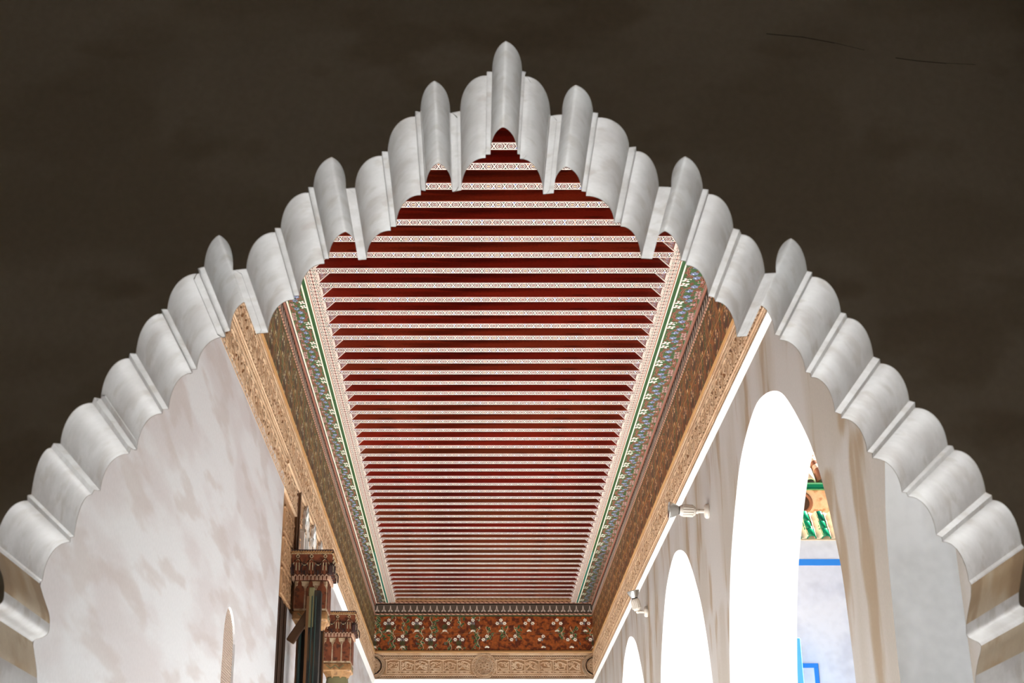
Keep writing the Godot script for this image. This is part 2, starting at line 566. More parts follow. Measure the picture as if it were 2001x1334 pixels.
# outline of the arch from the left impost over the point to the right one, in metres on the front of the wall:
# a lobe runs between two points, a spire has its tip in the middle, the others are plain points
var outline := [
	["bulge", Vector2(-1.222, 0.561), Vector2(-1.221, 0.624), Vector2(-1.224, 0.652)],
	["stained", Vector2(-1.224, 0.652), Vector2(-1.226, 0.669), Vector2(-1.234, 0.702), Vector2(-1.248, 0.753)],
	["bulge", Vector2(-1.248, 0.753), Vector2(-1.241, 0.760), Vector2(-1.221, 0.766), Vector2(-1.208, 0.776), Vector2(-1.205, 0.789), Vector2(-1.206, 0.804)],
	["stained", Vector2(-1.206, 0.804), Vector2(-1.207, 0.817), Vector2(-1.213, 0.839), Vector2(-1.225, 0.865), Vector2(-1.238, 0.895), Vector2(-1.248, 0.920)],
	["fillet", Vector2(-1.248, 0.920), Vector2(-1.245, 0.926), Vector2(-1.241, 0.929)],
	["lobe", Vector2(-1.241, 0.929), Vector2(-1.173, 1.042)],
	["fillet", Vector2(-1.175, 1.042), Vector2(-1.174, 1.056), Vector2(-1.164, 1.058)],
	["lobe", Vector2(-1.164, 1.058), Vector2(-1.126, 1.185)],
	["fillet", Vector2(-1.121, 1.187), Vector2(-1.120, 1.198), Vector2(-1.102, 1.197)],
	["lobe", Vector2(-1.102, 1.197), Vector2(-1.028, 1.311)],
	["fillet", Vector2(-1.025, 1.313), Vector2(-1.024, 1.326), Vector2(-1.006, 1.323)],
	["lobe", Vector2(-1.006, 1.323), Vector2(-0.940, 1.438)],
	["fillet", Vector2(-0.936, 1.439), Vector2(-0.939, 1.452), Vector2(-0.922, 1.452)],
	["lobe", Vector2(-0.922, 1.452), Vector2(-0.860, 1.569)],
	["fillet", Vector2(-0.859, 1.572), Vector2(-0.863, 1.582), Vector2(-0.846, 1.582)],
	["lobe", Vector2(-0.846, 1.582), Vector2(-0.766, 1.689)],
	["fillet", Vector2(-0.766, 1.689), Vector2(-0.771, 1.704), Vector2(-0.753, 1.709)],
	["spire", Vector2(-0.753, 1.709), Vector2(-0.717, 1.806), Vector2(-0.672, 1.699)],
	["tab", Vector2(-0.672, 1.699), Vector2(-0.635, 1.703)],
	["lobe", Vector2(-0.635, 1.703), Vector2(-0.560, 1.815)],
	["fillet", Vector2(-0.560, 1.815), Vector2(-0.562, 1.828), Vector2(-0.545, 1.828)],
	["lobe", Vector2(-0.545, 1.828), Vector2(-0.471, 1.939)],
	["fillet", Vector2(-0.471, 1.939), Vector2(-0.473, 1.956), Vector2(-0.458, 1.956)],
	["spire", Vector2(-0.458, 1.956), Vector2(-0.409, 2.052), Vector2(-0.365, 1.952)],
	["tab", Vector2(-0.365, 1.952), Vector2(-0.339, 1.954)],
	["lobe", Vector2(-0.339, 1.954), Vector2(-0.265, 2.056)],
	["fillet", Vector2(-0.265, 2.056), Vector2(-0.265, 2.070), Vector2(-0.248, 2.070)],
	["lobe", Vector2(-0.248, 2.070), Vector2(-0.171, 2.184)],
	["fillet", Vector2(-0.171, 2.185), Vector2(-0.171, 2.202), Vector2(-0.156, 2.200)],
	["spire", Vector2(-0.156, 2.200), Vector2(-0.116, 2.303), Vector2(-0.069, 2.196)],
	["tab", Vector2(-0.069, 2.196), Vector2(-0.040, 2.202)],
	["lobe", Vector2(-0.040, 2.202), Vector2(0.038, 2.321)],
	["fillet", Vector2(0.038, 2.321), Vector2(0.038, 2.334), Vector2(0.054, 2.334)],
	["spire", Vector2(0.054, 2.334), Vector2(0.095, 2.438), Vector2(0.142, 2.336)],
	["fillet", Vector2(0.142, 2.336), Vector2(0.154, 2.333), Vector2(0.150, 2.318)],
	["lobe", Vector2(0.150, 2.318), Vector2(0.223, 2.187)],
	["tab", Vector2(0.223, 2.186), Vector2(0.257, 2.191)],
	["spire", Vector2(0.257, 2.191), Vector2(0.299, 2.289), Vector2(0.347, 2.198)],
	["fillet", Vector2(0.347, 2.196), Vector2(0.362, 2.196), Vector2(0.361, 2.181)],
	["lobe", Vector2(0.361, 2.181), Vector2(0.448, 2.084)],
	["fillet", Vector2(0.448, 2.084), Vector2(0.468, 2.086), Vector2(0.468, 2.071)],
	["lobe", Vector2(0.468, 2.071), Vector2(0.528, 1.958)],
	["tab", Vector2(0.528, 1.958), Vector2(0.563, 1.956)],
	["spire", Vector2(0.563, 1.956), Vector2(0.608, 2.054), Vector2(0.653, 1.950)],
	["fillet", Vector2(0.653, 1.948), Vector2(0.669, 1.948), Vector2(0.668, 1.934)],
	["lobe", Vector2(0.668, 1.934), Vector2(0.732, 1.827)],
	["fillet", Vector2(0.732, 1.826), Vector2(0.749, 1.822), Vector2(0.753, 1.808)],
	["lobe", Vector2(0.753, 1.807), Vector2(0.811, 1.689)],
	["tab", Vector2(0.811, 1.689), Vector2(0.842, 1.691)],
	["spire", Vector2(0.842, 1.690), Vector2(0.892, 1.796), Vector2(0.929, 1.696)],
	["fillet", Vector2(0.929, 1.696), Vector2(0.943, 1.693), Vector2(0.942, 1.679)],
	["lobe", Vector2(0.942, 1.679), Vector2(1.012, 1.572)],
	["fillet", Vector2(1.012, 1.572), Vector2(1.026, 1.569), Vector2(1.028, 1.556)],
	["lobe", Vector2(1.028, 1.555), Vector2(1.089, 1.443)],
	["fillet", Vector2(1.089, 1.442), Vector2(1.106, 1.436), Vector2(1.106, 1.423)],
	["lobe", Vector2(1.107, 1.422), Vector2(1.173, 1.317)],
	["fillet", Vector2(1.172, 1.316), Vector2(1.188, 1.313), Vector2(1.187, 1.297)],
	["lobe", Vector2(1.187, 1.296), Vector2(1.262, 1.192)],
	["fillet", Vector2(1.262, 1.192), Vector2(1.275, 1.191), Vector2(1.278, 1.179)],
	["lobe", Vector2(1.278, 1.179), Vector2(1.347, 1.064)],
	["fillet", Vector2(1.346, 1.063), Vector2(1.362, 1.056), Vector2(1.362, 1.043)],
	["lobe", Vector2(1.363, 1.043), Vector2(1.423, 0.927)],
	["fillet", Vector2(1.423, 0.927), Vector2(1.427, 0.920), Vector2(1.428, 0.916)],
	["stained", Vector2(1.428, 0.916), Vector2(1.424, 0.886), Vector2(1.414, 0.853), Vector2(1.403, 0.817), Vector2(1.399, 0.802)],
	["bulge", Vector2(1.399, 0.802), Vector2(1.397, 0.788), Vector2(1.397, 0.769), Vector2(1.412, 0.759), Vector2(1.426, 0.752), Vector2(1.433, 0.742)],
	["stained", Vector2(1.433, 0.742), Vector2(1.429, 0.726), Vector2(1.418, 0.698), Vector2(1.409, 0.669), Vector2(1.406, 0.659)],
	["bulge", Vector2(1.406, 0.659), Vector2(1.403, 0.639), Vector2(1.399, 0.603), Vector2(1.401, 0.561)],
]

func bezier(a: Vector2, b: Vector2, c: Vector2, d: Vector2, n: int) -> Array:
	var out := []
	for i in n + 1:
		out.append(a.bezier_interpolate(b, c, d, float(i) / n))
	return out

func outline_points(e: Array) -> Array:
	var p := e.slice(1)
	var k := 0.6
	if e[0] == "lobe":
		var a: Vector2 = p[0]
		var b: Vector2 = p[1]
		var corner := Vector2(a.x, b.y) if b.y > a.y else Vector2(b.x, a.y)
		return bezier(a, a.lerp(corner, k), b.lerp(corner, k), b, 14)
	if e[0] == "spire":
		var a: Vector2 = p[0]
		var t: Vector2 = p[1]
		var b: Vector2 = p[2]
		var up := bezier(a, a + Vector2(0.0, (t.y - a.y) * 0.62), t + Vector2((a.x - t.x) * 0.5, (a.y - t.y) * 0.1), t, 11)
		var down := bezier(t, t + Vector2((b.x - t.x) * 0.5, (b.y - t.y) * 0.1), b + Vector2(0.0, (t.y - b.y) * 0.62), b, 11)
		return up + down.slice(1)
	if e[0] == "bulge" or e[0] == "stained":
		var out := []
		for i in p.size() - 1:
			var p0: Vector2 = p[maxi(i - 1, 0)]
			var p3: Vector2 = p[mini(i + 2, p.size() - 1)]
			for s in 4:
				out.append((p[i] as Vector2).cubic_interpolate(p[i + 1], p0, p3, s / 4.0))
		out.append(p[p.size() - 1])
		return out
	return p

# sweep the lip-and-soffit section along one piece of the outline
func soffit(pts: Array, smooth: int) -> ArrayMesh:
	var sec := [[0, 0.03, 0.02], [0, 0.002, 0.006], [0, 0.0006, 0.003], [0, 0.0012, 0.0012], [0, 0.004, 0.0], [1, -0.003, 0.0], [1, 0.0, 0.002], [1, 0.001, 0.006], [1, -0.004, 0.011], [1, -0.03, 0.02]]
	var normals := []
	for i in pts.size():
		var n := Vector2.ZERO
		if i > 0:
			var d: Vector2 = (pts[i] - pts[i - 1]).normalized()
			n += Vector2(-d.y, d.x)
		if i < pts.size() - 1:
			var d: Vector2 = (pts[i + 1] - pts[i]).normalized()
			n += Vector2(-d.y, d.x)
		normals.append(n.normalized())
	var at := func(i: int, s: Array) -> Vector3:
		var q: Vector2 = pts[i] + normals[i] * s[2]
		return W(q.x, q.y, (front_z(pts[i].y) if s[0] == 0 else ARCH_BACK) + s[1])
	var st := SurfaceTool.new()
	st.begin(Mesh.PRIMITIVE_TRIANGLES)
	for i in pts.size() - 1:
		var d: Vector2 = (pts[i + 1] - pts[i]).normalized()
		var flat := Vector2(-d.y, d.x)
		for j in sec.size():
			var s: Array = sec[j]
			var t: Array = sec[(j + 1) % sec.size()]
			var ahead: float = (t[1] - s[1]) + (0.4 * (t[0] - s[0]))
			var away: float = t[2] - s[2]
			var p := [at.call(i, s), at.call(i, t), at.call(i + 1, t), at.call(i + 1, s)]
			var n := []
			for k in [i, i, i + 1, i + 1]:
				var m: Vector2 = normals[k] if smooth >= 0 else flat
				n.append((Vector3(0, 0, -1) * away - Vector3(m.x, m.y, 0) * ahead).normalized())
			var order := [0, 2, 1, 0, 3, 2]
			if (p[1] - p[0]).cross(p[2] - p[0]).dot(n[0]) < 0.0:
				order = [0, 1, 2, 0, 2, 3]
			for k in order:
				st.set_normal(n[k])
				st.set_uv(Vector2.ZERO)
				st.add_vertex(p[k])
	return st.commit()

# both faces of a flat wall given as a polygon, and the strip that joins them
func slab(st: SurfaceTool, poly: Array, near: Callable, far: Callable, skip: Variant = null) -> void:
	var pk := PackedVector2Array(poly)
	var ids := Geometry2D.triangulate_polygon(pk)
	for i in range(0, ids.size(), 3):
		var a: Vector2 = poly[ids[i]]
		var b: Vector2 = poly[ids[i + 1]]
		var c: Vector2 = poly[ids[i + 2]]
		if (b - a).cross(c - a) < 0.0:
			var h := b
			b = c
			c = h
		tri(st, near.call(a), near.call(b), near.call(c))
		tri(st, far.call(a), far.call(c), far.call(b))
	var turn := -1.0 if Geometry2D.is_polygon_clockwise(pk) else 1.0
	for i in poly.size():
		var a: Vector2 = poly[i]
		var b: Vector2 = poly[(i + 1) % poly.size()]
		if skip != null and skip.call(a, b):
			continue
		if turn > 0:
			quad(st, near.call(a), far.call(a), far.call(b), near.call(b))
		else:
			quad(st, near.call(b), far.call(b), far.call(a), near.call(a))

func build_arch() -> void:
	var arch := thing("scalloped_arch", "white plaster scalloped arch with rounded and pointed flutes framing the gallery", "arch")
	var names := {"lobe": "flute", "spire": "pointed_flute", "fillet": "rib", "tab": "flat_strip", "bulge": "impost_roll", "stained": "impost_flute"}
	var all := []
	for k in outline.size():
		var e: Array = outline[k]
		if not all.is_empty():
			e = e.duplicate()
			e[1] = all[-1]
		var pts := outline_points(e)
		var m: Material = M.arch
		if e[0] == "stained":
			m = M.arch_dirty
		put(names[e[0]], soffit(pts, 0 if e[0] != "fillet" and e[0] != "tab" else -1), m, arch)
		for p in pts:
			if all.is_empty() or all[-1].distance_to(p) > 0.0012:
				all.append(p)
	var first: Vector2 = all[0]
	var last: Vector2 = all[-1]
	var poly := [Vector2(first.x, -EYE)] + all + [Vector2(last.x, -EYE), Vector2(1.95, -EYE), Vector2(1.95, 4.2), Vector2(-2.3, 4.2), Vector2(-2.3, -EYE)]
	poly.reverse()
	put("jamb", soffit([Vector2(first.x, -EYE), first], -1), M.arch_dirty, arch)
	put("jamb", soffit([last, Vector2(last.x, -EYE)], -1), M.arch_dirty, arch)
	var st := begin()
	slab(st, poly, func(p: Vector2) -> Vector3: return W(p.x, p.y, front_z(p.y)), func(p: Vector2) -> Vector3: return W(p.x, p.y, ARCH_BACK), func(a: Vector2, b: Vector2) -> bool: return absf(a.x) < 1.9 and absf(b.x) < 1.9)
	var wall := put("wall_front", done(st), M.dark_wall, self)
	tag(wall, "dark brown mottled plaster wall around the scalloped arch", "wall", "", "structure")
	for c in [[1490, 195, 1560, 203, 1620, 217, 1676, 234], [1734, 252, 1775, 259, 1830, 265, 1886, 268]]:
		var path := []
		for i in 4:
			path.append(Vector2((c[i * 2] - 1490) * 0.00154 + 0.8705, 2.463 - (c[i * 2 + 1] - 195) * 0.00145))
		var sc := begin()
		for i in 3:
			var a: Vector2 = path[i]
			var b: Vector2 = path[i + 1]
			var w := 0.0025 if i < 2 else 0.0014
			quad(sc, W(a.x, a.y - w, front_z(a.y) - 0.0015), W(b.x, b.y - w, front_z(b.y) - 0.0015), W(b.x, b.y, front_z(b.y) - 0.0015), W(a.x, a.y, front_z(a.y) - 0.0015))
		put("crack", done(sc), M.crack, wall)

# ---------------------------------------------------------------- walls
# half the width of an arcade opening at a height
var opening := [Vector2(1.30, -1.6), Vector2(1.30, 0.1), Vector2(1.38, 0.45), Vector2(1.41, 0.8), Vector2(1.40, 1.07), Vector2(1.37, 1.35), Vector2(1.29, 1.59), Vector2(1.20, 1.79), Vector2(1.07, 2.0), Vector2(0.88, 2.2), Vector2(0.71, 2.35), Vector2(0.58, 2.44), Vector2(0.42, 2.51), Vector2(0.25, 2.56), Vector2(0.1, 2.588), Vector2(0.0, 2.596)]

func half_opening() -> Array:
	var out := []
	var n := opening.size()
	for i in n - 1:
		var p0: Vector2 = opening[maxi(i - 1, 0)]
		var p3: Vector2 = opening[mini(i + 2, n - 1)]
		var steps := 1 if i == 0 else 4
		for s in steps:
			out.append((opening[i] as Vector2).cubic_interpolate(opening[i + 1], p0, p3, float(s) / steps))
	out.append(opening[n - 1])
	return out

func build_arcade() -> void:
	var half := half_opening()
	var poly := [Vector2(3.72, -EYE)]
	var cuts := []
	for c in [[3.65, 0.0], [7.06, 0.0], [10.38, 0.02], [13.76, 0.035], [17.12, -0.11]]:  # the last opening is added, out of view, to light the far end
		var cut := []
		if c[0] > 4.0:
			for p in half:
				cut.append(Vector2(c[0] - p.x, p.y + (c[1] if p.y > 0.5 else 0.0)))
		else:
			cut.append(Vector2(4.32, -EYE))
			cut.append(Vector2(4.32, 2.385))
		var back := half.duplicate()
		back.reverse()
		for p in back:
			var q := Vector2(c[0] + p.x, p.y + (c[1] if p.y > 0.5 else 0.0))
			if q.x > 4.33 and q.x < END - 0.05 and (cut.is_empty() or q.distance_to(cut[-1]) > 0.004):
				cut.append(q)
		cuts.append(cut)
		poly += cut
	poly += [Vector2(END + 0.4, -EYE), Vector2(END + 0.4, 4.2), Vector2(3.72, 4.2)]
	var st := begin()
	var is_cut := func(a: Vector2, b: Vector2) -> bool:
		return minf(a.y, b.y) < 2.7 and not (a.y < -1.59 and b.y < -1.59)
	slab(st, poly, func(p: Vector2) -> Vector3: return W(WALL_R, p.y, p.x), func(p: Vector2) -> Vector3: return W(WALL_R + 0.4, p.y, p.x), is_cut)
	var wall := put("wall_right", done(st), M.right_wall, self)
	tag(wall, "stained whitewashed arcade wall with tall open arches", "wall", "", "structure")
	for cut in cuts:
		var sr := begin(0)
		for i in cut.size() - 1:
			var a: Vector2 = cut[i]
			var b: Vector2 = cut[i + 1]
			quad(sr, W(WALL_R, a.y, a.x), W(WALL_R, b.y, b.x), W(WALL_R + 0.4, b.y, b.x), W(WALL_R + 0.4, a.y, a.x))
		put("arch_reveal", done(sr), M.reveal, wall)
	var sc := begin()
	bar_along(sc, [Vector2(WALL_R + 0.02, 2.82), Vector2(WALL_R + 0.02, 2.90), Vector2(WALL_R - 0.022, 2.90), Vector2(WALL_R - 0.022, 2.893)], ARCH_BACK, END)
	put("cove", done(sc), M.white_trim, wall)

func build_left_wall() -> void:
	var wall := thing("wall_left", "white plaster wall streaked with brown opposite the arcade", "wall", Vector3.ZERO, "", "structure")
	var st := begin()
	box(st, W(WALL_L - 0.4, -EYE, ARCH_BACK), W(WALL_L, 4.2, END + 0.4))
	put("wall_face", done(st), M.left_wall, wall)
	# the near panel stands proud, with a rounded top and far edge, and holds a narrow arched niche
	var x := WALL_L + 0.02
	var top := func(z: float) -> float: return 2.733 + 0.024 * (z - 6.4)
	var z0 := 7.02
	var z1 := 7.385
	var zm := 7.16
	var poly := [Vector2(4.0, 0.3), Vector2(z0, 0.3), Vector2(z0, 1.36)]
	for i in 7:
		poly.append(Vector2(z0 + (zm - z0) * (1.0 - cos(i * PI / 12)), 1.36 + 0.165 * sin(i * PI / 12)))
	for i in range(1, 7):
		poly.append(Vector2(zm + (z1 - zm) * sin(i * PI / 12), 1.525 - 0.2 * (1.0 - cos(i * PI / 12))))
	poly += [Vector2(z1, 0.3), Vector2(8.9, 0.3), Vector2(8.9, top.call(8.9) - 0.03), Vector2(4.0, top.call(4.0) - 0.03)]
	var sp := begin()
	slab(sp, poly, func(p: Vector2) -> Vector3: return W(x, p.y, p.x), func(p: Vector2) -> Vector3: return W(WALL_L - 0.01, p.y, p.x))
	box(sp, W(WALL_L - 0.05, -EYE, 4.0), W(x, 0.3, 8.9))
	put("plaster_panel", done(sp), M.left_wall, wall)
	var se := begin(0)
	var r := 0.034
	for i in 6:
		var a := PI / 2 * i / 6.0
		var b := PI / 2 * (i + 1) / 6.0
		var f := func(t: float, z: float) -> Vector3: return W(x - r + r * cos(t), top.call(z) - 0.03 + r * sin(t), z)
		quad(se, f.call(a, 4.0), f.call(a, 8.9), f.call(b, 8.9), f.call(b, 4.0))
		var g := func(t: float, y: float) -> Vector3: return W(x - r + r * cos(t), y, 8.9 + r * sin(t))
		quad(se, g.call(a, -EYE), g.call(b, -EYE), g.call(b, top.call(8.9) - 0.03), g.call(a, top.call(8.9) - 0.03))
	put("panel_edge", done(se), M.white_trim, wall)  # whiter than the panel: light caught on the edge, put into the colour
	# the niche: carved lattice at the back
	var niche := begin()
	box(niche, W(WALL_L - 0.005, 0.3, z0 - 0.02), W(WALL_L + 0.002, 1.58, z1 + 0.02))
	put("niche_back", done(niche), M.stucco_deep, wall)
	var sl := begin()
	rng.seed = 5
	for j in 46:
		for i in 14:
			var o := W(WALL_L + 0.002, 0.32 + j * 0.0265, z0 + 0.014 + i * 0.0265)
			var u := Vector3(0, 0, -1)
			var k := rng.randf_range(0.75, 1.1)
			ribbon(sl, [Vector2(-0.012, -0.012), Vector2(0.012, 0.012)], 0.0045 * k, 0.007, o, u, Vector3.UP, Vector3.RIGHT)
			ribbon(sl, [Vector2(-0.012, 0.012), Vector2(0.012, -0.012)], 0.0045 * k, 0.007, o, u, Vector3.UP, Vector3.RIGHT)
	var lat := put("niche_lattice", done(sl), M.drip, wall)
	lat.set_meta("kind", "stuff")
	var sc := begin()
	bar_along(sc, [Vector2(WALL_L - 0.02, 2.80), Vector2(WALL_L + 0.03, 2.893), Vector2(WALL_L + 0.03, 2.90), Vector2(WALL_L - 0.02, 2.90)], 11.5, END)
	put("cove", done(sc), M.white_trim, wall)

func build_end_wall() -> void:
	var st := begin()
	box(st, W(WALL_L - 0.4, -EYE, END), W(WALL_R + 0.4, 4.2, END + 0.4))
	var wall := put("wall_back", done(st), M.left_wall, self)
	tag(wall, "white end wall below the carved stucco band", "wall", "", "structure")
	var sc := begin()
	bar_across(sc, [Vector2(END + 0.02, 2.80), Vector2(END - 0.03, 2.893), Vector2(END - 0.03, 2.90), Vector2(END + 0.02, 2.90)], WALL_L, WALL_R)
	put("cove", done(sc), M.white_trim, wall)

func build_shell() -> void:
	var st := begin()
	box(st, W(WALL_L - 0.4, -EYE - 0.2, 3.9), W(WALL_R + 0.4, -EYE, END + 0.4))
	var o := put("floor", done(st), M.marble, self)
	tag(o, "pale marble floor of the gallery", "floor", "", "structure")
	st = begin()
	box(st, W(-2.3, -EYE - 0.2, -3.4), W(1.75, -EYE, 3.9))
	o = put("floor", done(st), M.room_floor, self)
	tag(o, "floor of the dim room before the scalloped arch", "floor", "", "structure")
	st = begin()
	box(st, W(-2.5, 4.2, -3.6), W(1.95, 4.5, 4.0))
	o = put("ceiling", done(st), M.room_white, self)
	tag(o, "plain white ceiling of the dim room before the scalloped arch", "ceiling", "", "structure")
	for w in [["wall_room_left", -2.5, -2.3, -3.6, 3.9], ["wall_room_right", 1.75, 1.95, -3.6, 3.9], ["wall_room_back", -2.5, 1.95, -3.6, -3.4]]:
		st = begin()
		box(st, W(w[1], -EYE - 0.2, w[3]), W(w[2], 4.2, w[4]))
		o = put(w[0], done(st), M.room_white, self)
		tag(o, "white plaster wall of the dim room before the arch", "wall", "", "structure")
	# the roof over the gallery
	st = begin()
	box(st, W(WALL_L - 0.4, 4.2, 4.01), W(WALL_R + 0.7, 4.45, END + 0.4))
	o = put("roof", done(st), M.earth, self)
	tag(o, "flat roof over the painted gallery ceiling", "roof", "", "structure")

# ---------------------------------------------------------------- the painted ceiling
func beam_at(i: int) -> float:
	return 6.5112 + (i - 0) * PITCH

func build_ceiling() -> void:
	var c := thing("ceiling", "painted gallery ceiling of red beams with white patterned undersides", "ceiling", Vector3.ZERO, "", "structure")
	var xl := -1.0
	var xr := 1.238
	var wide := 0.082
	var deep := 0.10
	# beams: six kinds of red, three paintings; the mesh has the painted underside as a second surface
	var kinds := []
	for k in 6:
		var st := begin()
		var x0 := xl - 0.01
		var x1 := xr + 0.01
		for s in [-1, 1]:
			var z: float = s * wide / 2
			var q := [Vector3(x0, 0.004, z), Vector3(x1, 0.004, z), Vector3(x1, deep, z), Vector3(x0, deep, z)]
			if s < 0:
				q.reverse()
			quad(st, q[0], q[1], q[2], q[3])
			# eased lower edge
			var e := [Vector3(x0, 0.0, z - s * 0.004), Vector3(x1, 0.0, z - s * 0.004), Vector3(x1, 0.004, z), Vector3(x0, 0.004, z)]
			if s < 0:
				e.reverse()
			quad(st, e[0], e[1], e[2], e[3])
		quad(st, Vector3(x0, deep, wide / 2), Vector3(x1, deep, wide / 2), Vector3(x1, deep, -wide / 2), Vector3(x0, deep, -wide / 2))
		var m := done(st)
		st = begin()
		var w := wide / 2 - 0.004
		quad(st, Vector3(x0, 0, -w), Vector3(x1, 0, -w), Vector3(x1, 0, w), Vector3(x0, 0, w), [Vector2(x0 / 0.488, 1), Vector2(x1 / 0.488, 1), Vector2(x1 / 0.488, 0), Vector2(x0 / 0.488, 0)])
		m = done(st, m)
		m.surface_set_material(0, M.red[k])
		m.surface_set_material(1, M.bands[k % 3])
		kinds.append(m)
	var sb := begin()
	box(sb, Vector3(xl - 0.02, 0, -PITCH / 2), Vector3(xr + 0.02, 0.02, PITCH / 2))
	var board := done(sb)
	# sloping end boards of the recesses
	var ends := []
	for s in [-1, 1]:
		var st := begin()
		var x: float = xl if s < 0 else xr
		var z := (PITCH - wide) / 2
		var lo := Vector3(x, 0.0, 0)
		var hi := Vector3(x - s * 0.105, 0.105, 0)
		var a := lo + Vector3(0, 0, z)
		var b := lo - Vector3(0, 0, z)
		var uv := [Vector2(0, 0), Vector2(1, 0), Vector2(1, 1), Vector2(0, 1)]
		if s < 0:
			quad(st, a, hi + Vector3(0, 0, z), hi - Vector3(0, 0, z), b, [uv[0], uv[3], uv[2], uv[1]])
		else:
			quad(st, a, b, hi - Vector3(0, 0, z), hi + Vector3(0, 0, z), uv)
		var back := Vector3(s * 0.02, 0.02, 0)
		quad(st, lo + back + Vector3(0, 0, z), lo + back - Vector3(0, 0, z), hi + back - Vector3(0, 0, z), hi + back + Vector3(0, 0, z))
		ends.append(done(st))
	rng.seed = 3
	for i in range(-9, 51):
		var z := beam_at(i)
		# the nearer beams are redder, the far end browner
		var k := rng.randi() % 3 if i < 24 else (rng.randi() % 4 + 1 if i < 38 else rng.randi() % 3 + 3)
		put("beam", kinds[k], null, c, W(0, CEIL, z) + Vector3(fmod(i * 0.173, 0.006), rng.randf_range(-0.002, 0.002), rng.randf_range(-0.004, 0.004)))
		put("ceiling_board", board, M.dark_red if rng.randf() < 0.7 else M.red[k], c, W(0, CEIL + deep, z + PITCH / 2))
		for s in 2:
			put("corner_board", ends[s], M.corner, c, W(0, CEIL, z + PITCH / 2))
	# the borders along both sides
	var zs := 4.1
	for side in [[-1.0, -1.075, -1.080, -1.088, -1.112, -1.122, -1.236, -1.246, -1], [1.238, 1.290, 1.296, 1.302, 1.326, 1.336, 1.496, 1.506, 1]]:
		var flat := func(_n: int, called: String, a: float, b: float, y: float, m: Material, z0: float, z1: float, period: float) -> void:
			var st := begin()
			var l := minf(a, b)
			var r := maxf(a, b)
			var va := 0.0 if absf(l) < absf(r) else 1.0
			quad(st, W(l, y, z0), W(l, y, z1), W(r, y, z1), W(r, y, z0), [Vector2(z0 / period, va), Vector2(z1 / period, va), Vector2(z1 / period, 1 - va), Vector2(z0 / period, 1 - va)])
			var h := 0.03
			quad(st, W(l, y + h, z0), W(r, y + h, z0), W(r, y + h, z1), W(l, y + h, z1))
			quad(st, W(l, y, z0), W(l, y + h, z0), W(l, y + h, z1), W(l, y, z1))
			quad(st, W(r, y, z0), W(r, y, z1), W(r, y + h, z1), W(r, y + h, z0))
			quad(st, W(l, y, z1), W(l, y + h, z1), W(r, y + h, z1), W(r, y, z1))
			quad(st, W(l, y, z0), W(r, y, z0), W(r, y + h, z0), W(l, y + h, z0))
			put(called, done(st), m, c)
		# boards of several lengths, with fine joints
		var cutz := [zs, 7.9, 10.4, 13.0, 15.2, END]
		for j in cutz.size() - 1:
			var za: float = cutz[j] + 0.002
			var zb: float = cutz[j + 1] - 0.002
			var old := j == 4
			flat.call(0, "lattice_strip", side[0], side[1], CEIL, M.lattice, za, zb, 0.42)
			flat.call(0, "rust_line", side[1], side[2], CEIL - 0.003, M.rust_paint, za, zb, 1.0)
			flat.call(0, "cream_line", side[2], side[3], CEIL - 0.005, M.cream_paint, za, zb, 1.0)
			flat.call(0, "green_stripe", side[3], side[4], CEIL - 0.003, M.teal_paint if old else M.green_paint, za, zb, 1.0)
			flat.call(0, "cream_line", side[4], side[5], CEIL - 0.005, M.cream_paint, za, zb, 1.0)
			flat.call(0, "floral_board", side[5], side[6], CEIL, M.border_old if old else M.border, za, zb, 0.70)
			flat.call(0, "cream_line", side[6], side[7], CEIL - 0.006, M.cream_paint, za, zb, 1.0)

